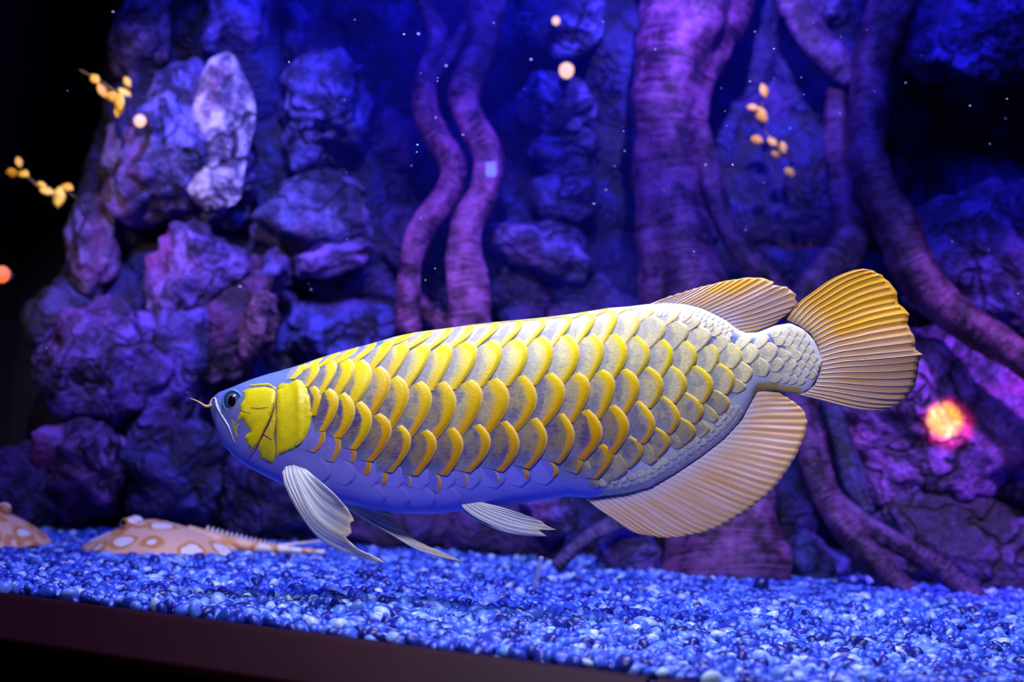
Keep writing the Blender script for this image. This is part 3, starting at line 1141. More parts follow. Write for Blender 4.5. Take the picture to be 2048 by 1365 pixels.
# body: one closed loft
NS, NR = 190, 44
xs = np.concatenate([np.linspace(418, 450, 24)[:-1], np.linspace(450, 1642, NS - 23)])
bv, bc = [], []


def lerp3(a, b, t):
    t = min(max(t, 0), 1)
    return tuple(p + (q - p) * t for p, q in zip(a, b))


for x in xs:
    t, b = f_top(x), f_bot(x)
    cy, hy = (t + b) / 2, (b - t) / 2
    for j in range(NR):
        a = 2 * math.pi * j / NR
        cv, sv = -math.cos(a), math.sin(a)
        vv = cv
        w = f_wid(x) * max(1 - abs(vv) ** 2.3, 0) ** 0.5
        c = P(x, cy + hy * vv, YF)
        bv.append((c.x, c.y - math.copysign(w, sv) if abs(sv) > 1e-6 else c.y, c.z))
        yy = cy + hy * vv
        # skin colour: blue-grey back, grey flank, belly and throat painted with blue bounce light
        back = (0.16, 0.24, 0.60)
        flank = (0.17, 0.18, 0.36)
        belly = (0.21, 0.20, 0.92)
        col = lerp3(back, flank, (vv + 0.8) / 0.5)
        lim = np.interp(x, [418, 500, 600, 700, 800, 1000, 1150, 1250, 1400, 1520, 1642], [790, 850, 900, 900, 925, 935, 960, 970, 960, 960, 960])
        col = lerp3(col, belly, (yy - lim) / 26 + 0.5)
        pale = (0.50, 0.54, 0.80)
        col = lerp3(col, pale, (x - 1180) / 120 * 1.0 if yy > b - 70 else 0)
        col = lerp3(col, (0.62, 0.62, 0.78), (x - 1560) / 40)
        if x < 500:
            col = lerp3(col, (0.13, 0.14, 0.62), (500 - x) / 40 * (1 if yy < lim + 20 else 0))
        if x > 770 and vv < -0.80:
            col = lerp3(col, (0.62, 0.57, 0.34) if x < 1230 else (0.66, 0.68, 0.80), (-0.80 - vv) / 0.08)
        if 1500 < x < 1600 and yy > b - 16:
            col = (0.50, 0.36, 0.08)
        bc.append((*col, 1))
n = len(xs)
bf = [(i * NR + j, i * NR + (j + 1) % NR, (i + 1) * NR + (j + 1) % NR, (i + 1) * NR + j) for i in range(n - 1) for j in range(NR)]
bf += [tuple(range(NR)), tuple((n - 1) * NR + j for j in range(NR))[::-1]]
body = mesh_obj('body', bv, bf, M['body'])
ca = body.data.color_attributes.new('skin', 'FLOAT_COLOR', 'POINT')
ca.data.foreach_set('color', np.array(bc, dtype=np.float32).ravel())
adopt(body, fish)

# ---- scales, read row by row: crop letter, upper end, tip and lower end of the free rim
CR = {'A': (590, 680, 200 / 975), 'B': (750, 620, 200 / 1365), 'C': (750, 800, 200 / 1365), 'D': (930, 600, 220 / 1365), 'E': (930, 800, 220 / 1365),
      'F': (1130, 590, 220 / 1365), 'G': (1130, 790, 220 / 1365), 'H': (1330, 590, 220 / 1365), 'I': (1330, 780, 220 / 1365), 'J': (1450, 620, 220 / 1365)}
ROWS = {
    -1: "D 260 292 235 300 140 312;D 420 280 400 290 280 300;D 560 262 540 275 440 285;D 700 248 690 262 580 272;D 830 236 820 250 720 262;D 960 222 950 238 850 250;D 1110 206 1100 222 990 240;D 1260 190 1250 206 1130 226;F 295 205 250 240 85 300;F 545 165 520 200 375 270;F 790 155 770 185 645 250;F 910 140 890 165 810 190;F 1030 150 1105 220 935 335;H 90 200 170 270 20 380;H 270 215 325 270 240 335;"
        "H 380 275 440 350 300 450;H 530 300 605 360 540 410;H 640 400 705 470 610 520",
    0: "B 575 310 430 410 240 490;B 805 280 720 390 485 535;B 1070 240 1000 370 765 545;B 1360 200 1290 360 1060 535;D 405 275 400 370 155 590;D 700 255 690 370 470 590;D 950 225 1000 320 780 575;"
       "D 1270 205 1315 300 1110 570;F 300 235 375 320 175 610;F 550 195 650 300 485 615;F 800 200 935 350 760 615;F 1090 255 1255 430 1055 665;H 160 325 295 470 100 690;H 450 400 575 520 400 710;"
       "H 730 515 815 580 680 720;H 1030 495 1080 560 945 680;H 1250 495 1290 560 1180 660",
    1: "A 105 235 85 300 0 385;A 270 175 220 235 85 305;A 440 120 385 185 240 275;A 625 68 540 170 400 250;A 795 25 745 110 590 230;A 925 5 945 80 760 300;B 400 440 465 570 215 960;B 660 465 750 620 460 1075;"
       "B 960 455 1055 640 800 1105;D 40 505 155 710 -105 1115;D 350 495 460 700 225 1085;D 660 475 785 710 555 1075;D 970 445 1095 690 890 1065;F 40 490 185 760 -10 1105;F 350 485 485 710 300 1080;"
       "F 630 480 780 730 600 1055;F 900 510 1058 750 880 1030;F 1225 550 1345 760 1195 1030;H 265 570 395 760 255 1000;H 580 610 670 760 570 960;H 820 590 960 760 840 920;J 320 415 425 540 310 670;"
       "J 550 400 660 500 560 650;J 690 475 820 560 760 640;J 850 480 960 570 880 650",
    2: "A 215 235 235 310 130 460;A 370 205 405 300 270 530;A 530 190 580 310 430 545;A 670 195 752 380 590 635;A 835 260 937 450 760 750;B 320 900 470 1190 230 1640;B 640 975 778 1280 500 1750;"
       "B 965 975 1112 1340 840 1770;D 85 990 222 1260 -35 1694;D 400 970 554 1270 300 1675;D 740 935 897 1270 655 1635;D 1080 905 1248 1190 985 1575;F 165 965 316 1180 100 1590;F 470 925 624 1140 440 1540;"
       "F 755 915 928 1140 755 1485;F 1040 890 1222 1110 1070 1410;H 90 880 272 1090 130 1350;H 390 875 597 1090 480 1350;H 680 850 862 1020 775 1235;H 930 820 1087 940 1010 1090;J 430 590 557 700 500 830;"
       "J 650 590 735 670 650 770;J 830 610 892 690 810 760",
    3: "A 195 450 264 570 205 740;A 345 475 430 630 295 890;A 490 515 592 710 450 960;A 650 600 757 800 600 1070;A 830 715 947 900 760 1185;C 365 345 492 610 240 990;C 720 405 842 660 590 1030;"
       "C 1075 375 1208 660 990 1030;E 185 300 320 570 70 900;E 520 260 680 570 470 890;E 890 220 1023 530 800 855;E 1220 165 1362 480 1175 790;G 295 180 468 490 240 810;G 625 125 798 410 610 735;"
       "G 925 75 1120 350 985 610;I -10 75 187 320 75 550;I 265 30 472 220 380 420;I 615 0 802 140 700 310;H 870 1040 1005 1140 900 1220",
    4: "A 215 760 300 940 190 1100;A 375 870 452 1020 375 1190;A 520 945 599 1090 565 1200;A 680 1055 744 1230 705 1325;C 90 835 172 1040 130 1160;C 440 930 492 1080 480 1190;C 820 950 902 1110 870 1270;"
       "C 1190 920 1272 1080 1230 1200;E 320 810 427 960 400 1030;E 680 760 787 900 770 985;E 1015 705 1157 870 1105 965;G 120 690 224 840 150 980;G 475 610 602 780 400 1040;G 815 510 970 690 810 910;"
       "G 1130 400 1307 570 1165 775;I 190 340 384 500 250 680;I 500 165 657 320 610 410",
    5: "G 285 820 357 930 340 960;G 670 735 772 930 610 1060;G 1030 600 1147 780 1060 870;I 120 540 227 680 150 740;I 460 385 557 490 440 600;G 545 975 572 1040 540 1100;G 360 1040 435 1100 400 1160",
}
rs = random.Random(3)
SCALES = []       # U, T, B in photo pixels, then fill, warm, pale, sat, lift


def add_scale(U, T, B, fill, warm, pale, sat, lift=1.0, low=False):
    SCALES.append((Vector(U), Vector(T), Vector(B), fill, warm, pale, sat, lift, low))


for r, txt in ROWS.items():
    for it in txt.split(';'):
        k, *nums = it.split()
        ox, oy, s = CR[k]
        q = [float(a) for a in nums]
        pts = [(ox + q[i] * s, oy + q[i + 1] * s) for i in (0, 2, 4)]
        x = pts[1][0]
        tail = min(max((x - 1230) / 260, 0), 1)
        base = {-1: (.55, .05, .9), 0: (.60, .0, .8), 1: (.52, .12, .62), 2: (.30, .50, .20), 3: (.24, .72, .05), 4: (.22, .78, .05), 5: (.15, .7, .3)}[r]
        fill, warm, pale = base
        if x < 760 and r in (1, 2, 3):
            fill, warm = {1: .40, 2: .40, 3: .30}[r], {1: .0, 2: .05, 3: .45}[r]
        if r in (0, 1) and x > 780:
            fill = float(np.interp(x, [780, 900, 1150, 1300], [.52, .40, .30, .2]))
        fill = fill * (1 - tail) + 0.12 * tail
        pale = pale + (0.75 - pale) * tail if r < 3 else pale + (0.40 - pale) * tail
        warm = warm * (1 - 0.55 * tail)
        sat = 1.0 if r >= 1 else 1 - 0.75 * tail
        if x > 1470:
            sat *= max(0.15, 1 - (x - 1470) / 110)
            pale = min(1.0, pale + (x - 1470) / 160)
        if r == 5 or (r == 4 and 790 < x < 1010):
            fill *= 0.6
        add_scale(*pts, fill + rs.uniform(-.05, .05), warm + rs.uniform(-.06, .06), min(max(pale + rs.uniform(-.12, .12), 0), 1), sat, 0.62 if r == 4 and x < 1140 else 1.0, r == 4 and x < 1140)

# small pale scales: sheath of the dorsal fin, sheath of the anal fin, tail stalk
def small(cx, cy, r, ang, sat=0.0, pale=0.95):
    d = Vector((math.cos(ang), math.sin(ang)))
    n = Vector((-d.y, d.x))
    c = Vector((cx, cy))
    add_scale(c - n * r - d * r * 0.3, c + d * r * 0.75, c + n * r - d * r * 0.3, 0.14, 0.2, pale, sat, 0.7)


dors = smooth_poly([(1300, 616, 0), (1335, 612, 0), (1370, 614, 0), (1401, 622, 0), (1427, 635, 0), (1450, 648, 0), (1472, 666, 0)], 60)
for rw, (offn, cnt) in enumerate(((1, 17), (12, 15), (23, 11))):
    for k in range(cnt):
        i = int((k + 0.5 * (rw % 2) + 0.3) / cnt * 58)
        if rw == 2 and i < 14:
            continue
        p, q = dors[i], dors[i + 1]
        d = (q - p).normalized()
        nrm = Vector((-d.y, d.x, 0))
        c = p + nrm * offn
        small(c.x, c.y, 7.2 + rw, math.atan2(d.y, d.x) - 0.1)
anal = smooth_poly([(1215, 990, 0), (1252, 982, 0), (1298, 968, 0), (1348, 940, 0), (1395, 908, 0), (1440, 874, 0), (1472, 840, 0), (1492, 808, 0)], 80)
for rw, offn in enumerate((-2, 11, 22)):
    cnt = (22, 20, 17)[rw]
    for k in range(cnt):
        i = int((k + 0.5 * (rw % 2) + 0.2) / cnt * 77)
        p, q = anal[i], anal[i + 1]
        d = (q - p).normalized()
        nrm = Vector((d.y, -d.x, 0))
        c = p - nrm * offn * -1 if False else p + Vector((d.y, -d.x, 0)) * offn
        small(c.x, c.y, 8.5, math.atan2(d.y, d.x) + 0.9, 0.0, 0.9)
for rw in range(8):
    for k in range(6):
        x = 1556 + k * 16 + (rw % 2) * 8
        y = 664 + rw * 15.5 + (x - 1556) * 0.10
        if x < 1580 and rw in (2, 3, 4, 5):
            continue
        if x > 1648 - abs(rw - 4.5) * 7 or y > f_bot(x) - 14:
            continue
        small(x, y, 10.5, 0.05 + (rw - 4) * 0.09, 0.0, 0.95)
# faint scales of the belly
for rw, (yb, x0, x1) in enumerate(((952, 655, 1130), (985, 690, 1110))):
    x = x0 + rw * 24
    while x < x1:
        y = yb + 14 * math.sin((x - 640) / 520 * math.pi) - (10 if rw == 0 else 0)
        if rw == 0 or y < f_bot(x) - 22:
            add_scale((x - 14, y - 26), (x + 8, y), (x - 12, y + 24), 0.05, 0.3, 0.5, -0.0, 0.35)
        x += 50

NJ, NI = 9, 6


def rim(U, T, B, n):
    """rounded rim through the three points"""
    C = T * 2 - (U + B) * 0.5                   # quadratic control point
    out = []
    for j in range(n):
        t = j / (n - 1)
        q = U * (1 - t) ** 2 + C * 2 * t * (1 - t) + B * t * t
        # sit T at the middle and round the shoulders
        out.append(q)
    return out


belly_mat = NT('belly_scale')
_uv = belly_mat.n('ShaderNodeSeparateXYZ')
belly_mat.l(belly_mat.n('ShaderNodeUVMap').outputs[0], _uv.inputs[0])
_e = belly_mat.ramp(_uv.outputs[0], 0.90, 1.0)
belly_mat = belly_mat.set(Base_Color=belly_mat.mix(_e, (0.22, 0.205, 0.92), (0.24, 0.19, 0.70)), Roughness=0.35)  # belly scales carry the same painted blue bounce

far_v, far_f, far_uv = [], [], []
for U, T, B, fill, warm, pale, sat, lift, low in SCALES:
    R = rim(U, T, B, NJ)
    h = (B - U).length
    mid = (U + B) * 0.5
    d = (T - mid)
    d = d.normalized() if d.length > 1 else Vector((1, 0))
    d = (d + Vector((0.8, 0))).normalized()
    ext = (0.50 * h + 6) if h > 40 else 0.7 * h
    A = [mid + (U.lerp(B, j / (NJ - 1)) - mid) * 0.72 - d * ext for j in range(NJ)]
    verts, uvs = [], []
    big_s = min(max(h / 90.0, 0.42), 1.0) * lift
    for i in range(NI + 1):
        for j in range(NJ):
            if i < NI:
                u = i / (NI - 1)
                u = u ** 0.8
                p = A[j].lerp(R[j], u)
                side = math.sin(math.pi * j / (NJ - 1))
                off = (-0.0004 + 0.0022 * u + 0.0007 * math.sin(math.pi * min(u * 1.0, 1)) * side) * big_s
                if i == NI - 1:
                    off -= 0.0003 * big_s
            else:
                p = R[j] + d * 0.4
                off = 0.0002 * big_s
                u = 1.0
            p = Vector((min(max(p.x, 420), 1640), p.y))
            verts.append(surf(p.x, p.y, off))
            uvs.append((u, j / (NJ - 1)))
    faces = grid_faces(NI + 1, NJ)
    m = belly_mat if lift < 0.5 else M['scale_low' if low else 'scale']
    o = mesh_obj('scale', verts, faces, m, uvs=uvs)
    recenter(o, verts[4 * NJ + 4])
    adopt(o, fish)
    o.color = (fill, warm, pale, sat)
    k = len(far_v)
    far_v += [Vector((v.x, 2 * YF - v.y, v.z)) for v in verts]
    far_f += [tuple(k + a for a in f) for f in faces]
    far_uv += uvs
o = mesh_obj('far_side_scales', far_v, far_f, M['scale'], uvs=far_uv)
o.color = (0.3, 0.4, 0.2, 1)
tag(o, kind='stuff')
adopt(o, fish)


# ---- head plates as thin shells that follow the body
from mathutils.geometry import delaunay_2d_cdt


def shell(name, outline, color, off=0.0014, step=6.0, parent=None, ridge=None):
    pts2 = resample([(*p, 0) for p in list(outline) + [outline[0]]], max(int(len(outline) * 6), 40))[:-1]
    ol = [Vector((p.x, p.y)) for p in pts2]
    x0, x1 = min(p.x for p in ol), max(p.x for p in ol)
    y0, y1 = min(p.y for p in ol), max(p.y for p in ol)
    inner = []
    gx = x0
    while gx < x1:
        gy = y0
        while gy < y1:
            inner.append(Vector((gx + rs.uniform(-.5, .5), gy + rs.uniform(-.5, .5))))
            gy += step
        gx += step
    allp = ol + inner
    n = len(ol)
    vv, ee, ff, *_ = delaunay_2d_cdt(allp, [], [list(range(n))], 1, 1e-4)
    verts = []
    for p in vv:
        dd = min((p - q).length for q in ol)
        lift = off * min(dd / 4.0, 1.0) ** 0.5 + 0.0003
        if ridge:
            lift += ridge(p)
        verts.append(surf(p.x, p.y, lift))
    o = mesh_obj(name, verts, [tuple(f) for f in ff], M['plate'])
    # face outward
    if o.data.polygons and sum(pl.normal.y for pl in o.data.polygons) > 0:
        o.data.flip_normals()
    recenter(o, sum(verts, Vector()) / len(verts))
    o.color = (*color, 1)
    adopt(o, parent or fish)
    return o


def HC(x, y): return (400 + x * 0.14652, 740 + y * 0.14652)     # head close-up
def HD(x, y): return (360 + x * 0.337, 680 + y * 0.337)         # fore body close-up


YEL = (0.84, 0.72, 0.008)
cheek = shell('cheek_plate', [HC(*p) for p in ((590, 290), (660, 262), (880, 232), (1000, 262), (1040, 310), (1022, 480), (995, 560), (935, 720), (868, 850), (785, 1000), (700, 1095), (660, 1030), (612, 920),
                                               (640, 880), (705, 840), (640, 760), (610, 690), (575, 660), (510, 690), (540, 610), (565, 550), (555, 480), (605, 400), (612, 340))], YEL, 0.0012)
shell('rear_cheek_plate', [HC(*p) for p in ((1030, 490), (1042, 700), (1012, 900), (1035, 1060), (1040, 1180), (985, 1285), (920, 1250), (830, 1205), (825, 1130), (790, 1100), (805, 1010), (880, 880), (960, 720))], (0.72, 0.62, 0.02), 0.0010)
gill = shell('gill_cover', [HD(*p) for p in ((578, 300), (640, 262), (690, 240), (722, 243), (752, 285), (778, 355), (788, 440), (770, 530), (738, 595), (684, 640), (625, 668), (572, 690), (574, 560), (570, 430))], YEL, 0.0016,
             ridge=lambda p: 0.0016 * math.exp(-((p.x - (600 - ((p.y - 850) / 70) ** 2 * 3)) / 5.0) ** 2))
shell('brow_plate', [HC(*p) for p in ((665, 205), (760, 195), (930, 180), (985, 210), (1050, 250), (1030, 290), (960, 225), (850, 222), (700, 225))], (0.70, 0.55, 0.10), 0.0010, 4.0)
shell('nape_plate', [HC(*p) for p in ((1070, 215), (1120, 180), (1230, 195), (1330, 170), (1200, 245), (1060, 300))], (0.76, 0.62, 0.03), 0.0010, 4.0)
shell('lip_patch', [HC(*p) for p in ((430, 680), (470, 720), (520, 770), (560, 765), (520, 800), (500, 830), (525, 920), (490, 940), (465, 860), (440, 780))], (0.42, 0.38, 0.20), 0.0006, 3.0)


def surf_line(name, pts, r0, r1, material, parent, off=0.0016, n=16):
    pp = smooth_poly([(*p, 0) for p in pts], n)
    q = [surf(p.x, p.y, off) for p in pp]
    rr = [(r0 + (r1 - r0) * i / (n - 1)) * (0.35 + 0.65 * math.sin(math.pi * (0.12 + 0.76 * i / (n - 1)))) * SM for i in range(n)]
    v, f, uv = tube(q, rr, 8)
    return adopt(mesh_obj(name, v, f, material, uvs=uv), parent)


surf_line('cheek_crease', [HC(*p) for p in ((1015, 440), (1005, 540), (945, 700), (870, 850), (800, 1000), (720, 1110), (650, 1150))], 1.6, 1.2, M['crease'], fish, 0.0018, 28)
surf_line('cheek_crease', [HC(*p) for p in ((870, 860), (930, 910), (990, 955))], 1.5, 1.0, M['crease'], fish, 0.0016)
surf_line('cheek_crease', [HC(*p) for p in ((700, 520), (800, 528), (935, 515))], 0.8, 0.8, M['crease'], fish, 0.0016)
surf_line('cheek_crease', [HC(*p) for p in ((560, 540), (620, 575), (710, 600))], 1.1, 0.8, M['crease'], fish, 0.0014)
surf_line('cheek_crease', [HC(*p) for p in ((450, 690), (490, 740), (560, 775))], 1.2, 0.8, M['crease'], fish, 0.0012)
surf_line('cheek_crease', [HC(*p) for p in ((1045, 300), (1050, 480), (1045, 700), (1020, 900), (1045, 1080), (1030, 1180))], 1.0, 1.0, M['crease'], fish, 0.0010, 24)
surf_line('jaw_edge', [HC(*p) for p in ((215, 420), (240, 520), (310, 640), (390, 770), (440, 900), (480, 1010))], 2.2, 1.4, M['jaw'], fish, 0.0006, 26)
surf_line('jaw_edge', [HC(*p) for p in ((130, 500), (175, 400), (215, 400), (232, 470), (290, 580))], 2.0, 1.6, M['jaw'], fish, 0.0004, 20)

# eye
ex, ey = HC(440, 428)
ec = surf(ex, ey, 0.0)
eye = mesh_obj('eye', *(lambda bm: ([v.co.copy() for v in bm.verts], [tuple(v.index for v in f.verts) for f in bm.faces]))(
    (lambda bm: (bmesh.ops.create_uvsphere(bm, u_segments=28, v_segments=16, radius=1.0), bm.verts.index_update(), bm)[2])(bmesh.new())), M['iris'])
er = 17.5 * SM
eye.data.transform(Matrix.Diagonal((er * 0.98, er * 0.42, er * 1.12, 1)))
eye.data.transform(Matrix.Translation(ec + Vector((0, 0.0012, 0))))
recenter(eye, ec)
adopt(eye, fish)


def disc_ring(name, c, rx, rz, r, y, material, parent, n=32, fillc=False):
    v, f = [], []
    if fillc:
        for k, (s, yy) in enumerate(((1, 0), (0.7, -0.0005), (0.35, -0.0008))):
            v += [Vector((c.x + rx * s * math.cos(2 * math.pi * i / n), c.y + y + yy, c.z + rz * s * math.sin(2 * math.pi * i / n))) for i in range(n)]
        for k in range(2):
            f += [(k * n + i, k * n + (i + 1) % n, (k + 1) * n + (i + 1) % n, (k + 1) * n + i) for i in range(n)]
        f.append(tuple(2 * n + i for i in range(n)))
    else:
        m = 8
        for i in range(n):
            a = 2 * math.pi * i / n
            for j in range(m):
                b = 2 * math.pi * j / m
                rr = 1 + r / rx * math.cos(b)
                v.append(Vector((c.x + rx * math.cos(a) * rr, c.y + y + r * math.sin(b), c.z + rz * math.sin(a) * rr)))
        f = [(i * m + j, ((i + 1) % n) * m + j, ((i + 1) % n) * m + (j + 1) % m, i * m + (j + 1) % m) for i in range(n) for j in range(m)]
    o = mesh_obj(name, v, f, material)
    recenter(o, c)
    o.parent = parent
    o.matrix_parent_inverse = Matrix.Translation(-Vector(parent.location))
    return o


yfront = -er * 0.42 + 0.0012
disc_ring('pupil', ec, 8 * SM, 11 * SM, 0, yfront - 0.0002, M['pupil'], eye, fillc=True)
disc_ring('pupil_rim', ec, 8.6 * SM, 11.6 * SM, 0.9 * SM, yfront + 0.0005, M['pupil_rim'], eye)
disc_ring('eye_ring', ec, 18.5 * SM, 21 * SM, 2.2 * SM, 0.0002, M['eye_ring'], eye)

# barbels
for dy in (-0.006, 0.006):
    pts = smooth_poly([(431, 806, 0), (421, 812, 0), (411, 813, 0), (400, 806, 0), (390, 801, 0), (380, 797, 0)], 16)
    q = [P(p.x, p.y, YF + dy * (1 + 0.05 * i)) for i, p in enumerate(pts)]
    v, f, uv = tube(q, [(4.6 - 3.9 * (i / 15) ** 0.8) * SM for i in range(16)], 8)
    adopt(mesh_obj('barbel', v, f, M['barbel'], uvs=uv), fish)


# ---- fins: Coons patches with a raised ray for each spine
def fin(name, base, outer, first, last, nray, material, raymat, Yfun, amp=0.0007, ns=16, jag=2.5, ray_r=(1.5, 0.5), seed=0, parent=None, goldf=None):
    sub = 4
    nt = nray * sub + 1
    b = resample([(*p, 0) for p in base], nt)
    o_ = resample([(*p, 0) for p in outer], nt)
    l_ = smooth_poly([(*p, 0) for p in first], ns)
    r_ = smooth_poly([(*p, 0) for p in last], ns)
    rj = random.Random(seed)
    jagv = [rj.uniform(-jag, jag * 0.3) for _ in range(nray + 1)]
    px = {}

    def pt(i, s):
        t = i / (nt - 1)
        k = s * (ns - 1)
        k0 = min(int(k), ns - 2)
        L = l_[k0].lerp(l_[k0 + 1], k - k0)
        Rr = r_[k0].lerp(r_[k0 + 1], k - k0)
        p = b[i] * (1 - s) + o_[i] * s + L * (1 - t) + Rr * t - (b[0] * (1 - t) * (1 - s) + b[-1] * t * (1 - s) + o_[0] * (1 - t) * s + o_[-1] * t * s)
        return p

    verts, uvs = [], []
    for i in range(nt):
        ph = i / sub
        cut = jagv[int(round(ph)) % (nray + 1)] * (0.4 + 0.6 * abs(math.cos(math.pi * ph)))
        Lr = (o_[i] - b[i]).length
        for j in range(ns):
            s = j / (ns - 1) * (1 + cut / max(Lr, 30) if j > ns * 0.6 else 1)
            p = pt(i, min(max(s, 0), 1.0)) if s <= 1 else pt(i, 1.0)
            y = Yfun(i / (nt - 1), j / (ns - 1)) + amp * math.cos(2 * math.pi * ph) * (0.4 + 0.6 * j / (ns - 1))
            verts.append(P(p.x, p.y, y))
            uvs.append((ph, j / (ns - 1)))
    me = mesh_obj(name, verts, grid_faces(nt, ns), material, uvs=uvs)
    me.modifiers.new('thickness', 'SOLIDIFY').thickness = 0.0007
    recenter(me, verts[(nt // 2) * ns])
    adopt(me, parent or fish)
    for k in range(nray + 1):
        i = min(k * sub + sub // 2, nt - 1) if k < nray else nt - 1
        if k == nray:
            i = 0
        q, rr = [], []
        m = 12
        for j in range(m):
            s = j / (m - 1) * 0.97
            p = pt(i, s)
            y = Yfun(i / (nt - 1), s) + amp * math.cos(2 * math.pi * i / sub) * (0.4 + 0.6 * s)
            q.append(P(p.x, p.y, y - 0.0003))
            rr.append((ray_r[0] + (ray_r[1] - ray_r[0]) * s) * SM)
        v, f, uv = tube(q, rr, 6)
        rm = raymat
        if goldf and goldf(i / (nt - 1)):
            rm = M['ray_gold']
        ro = mesh_obj('fin_ray', v, f, rm, uvs=uv)
        ro.parent = me
        ro.matrix_parent_inverse = Matrix.Translation(-Vector(me.location))
    return me


TAIL_B = [(1574, 640), (1600, 652), (1622, 668), (1636, 692), (1642, 718), (1640, 745), (1630, 770), (1612, 786), (1596, 790)]
TAIL_O = [(1728, 538), (1745, 541), (1766, 550), (1780, 566), (1794, 584), (1796, 605), (1808, 616), (1820, 629), (1815, 648), (1824, 662), (1831, 677), (1832, 700), (1846, 710), (1838, 722), (1836, 748), (1831, 774), (1815, 798), (1796, 812), (1765, 821)]
fin('tail_fin', TAIL_B, TAIL_O, [(1574, 640), (1597, 608), (1628, 584), (1664, 559), (1704, 542), (1728, 538)], [(1596, 790), (1638, 801), (1691, 816), (1730, 822), (1765, 821)],
    24, M['tail'], M['ray_warm'], lambda t, s: YF + 0.012 * s * s + 0.004 * math.sin(t * 9) * s, amp=0.0005, jag=3.0, ray_r=(1.0, .5), seed=2, goldf=lambda t: t < 0.42)
DOR_B = [(1300, 609), (1335, 607), (1370, 609), (1401, 617), (1427, 629), (1452, 643), (1472, 660), (1482, 668)]
DOR_O = [(1330, 597), (1364, 586), (1405, 573), (1455, 561), (1496, 555), (1525, 556), (1549, 564), (1545, 570), (1574, 574), (1593, 590), (1590, 599), (1597, 605), (1585, 620), (1572, 631), (1549, 649)]
fin('dorsal_fin', DOR_B, DOR_O, [(1300, 609), (1312, 604), (1330, 597)], [(1482, 668), (1514, 663), (1549, 649)],
    22, M['dorsal'], M['ray_warm'], lambda t, s: YF - 0.001 + 0.004 * math.sin(t * 7) * s, amp=0.0005, jag=2.0, ray_r=(0.8, .4), seed=3, goldf=lambda t: 0.3 < t < 0.58 or t > 0.93)
AN_B = [(1165, 992), (1176, 997), (1215, 994), (1252, 987), (1298, 974), (1348, 946), (1399, 913), (1445, 878), (1480, 838), (1500, 803), (1507, 785)]
AN_O = [(1285, 1070), (1328, 1077), (1364, 1075), (1412, 1065), (1450, 1050), (1496, 1021), (1536, 991), (1567, 953), (1590, 917), (1607, 882), (1616, 844), (1607, 821), (1587, 803), (1559, 787)]
fin('anal_fin', AN_B, AN_O, [(1165, 992), (1190, 1013), (1222, 1035), (1260, 1061), (1285, 1070)], [(1507, 785), (1530, 784), (1559, 787)],
    34, M['anal'], M['ray_warm'], lambda t, s: YF - 0.001 + 0.006 * math.sin(t * 5 + 1) * s, amp=0.0005, jag=2.0, ray_r=(1.2, .5), seed=5)
wb = f_wid(600) * 0.80
fin('pectoral_fin', [(566, 944), (572, 934), (588, 931), (612, 940)],
    [(771, 1127), (757, 1117), (716, 1099), (692, 1076), (704, 1067), (700, 1046), (710, 1043), (695, 1017), (672, 991)],
    [(566, 944), (567, 962), (584, 1000), (616, 1052), (651, 1087), (704, 1111), (771, 1127)], [(612, 940), (640, 962), (672, 991)],
    7, M['pale'], M['ray_pale'], lambda t, s: YF - wb - 0.004 - 0.035 * s, amp=0.0004, jag=1.0, ray_r=(1.6, .8), seed=7)
fin('pectoral_fin', [(655, 985), (668, 988), (680, 992), (690, 998)],
    [(927, 1124), (891, 1107), (848, 1090), (810, 1070), (812, 1064), (786, 1046), (763, 1027), (792, 1035), (770, 1022)],
    [(655, 985), (690, 1012), (727, 1038), (780, 1067), (833, 1099), (891, 1118), (927, 1124)], [(690, 998), (730, 1012), (770, 1022)],
    8, M['pale'], M['ray_pale'], lambda t, s: YF + 0.007 + 0.012 * s, amp=0.0003, jag=1.0, ray_r=(2.0, 0.8), seed=8)
for dy, nm in ((-1, 'a'), (1, 'b')):
    sx = 0 if dy < 0 else -10
    fin('pelvic_fin', [(921 + sx, 1006), (930 + sx, 1003), (945 + sx, 1003), (965 + sx, 1007)],
        [(1094 + sx, 1073), (1076 + sx, 1060), (1114 + sx, 1061), (1094 + sx, 1052), (1085 + sx, 1044), (1038 + sx, 1026)],
        [(921 + sx, 1006), (933 + sx, 1021), (965 + sx, 1041), (1009 + sx, 1060), (1053 + sx, 1070), (1094 + sx, 1073)], [(965 + sx, 1007), (1000 + sx, 1014), (1038 + sx, 1026)],
        7, M['pale'], M['ray_pale'], lambda t, s, dy=dy: YF + dy * (0.012 + 0.006 * s), amp=0.0003, jag=1.0, ray_r=(2.0, 0.9), seed=9)


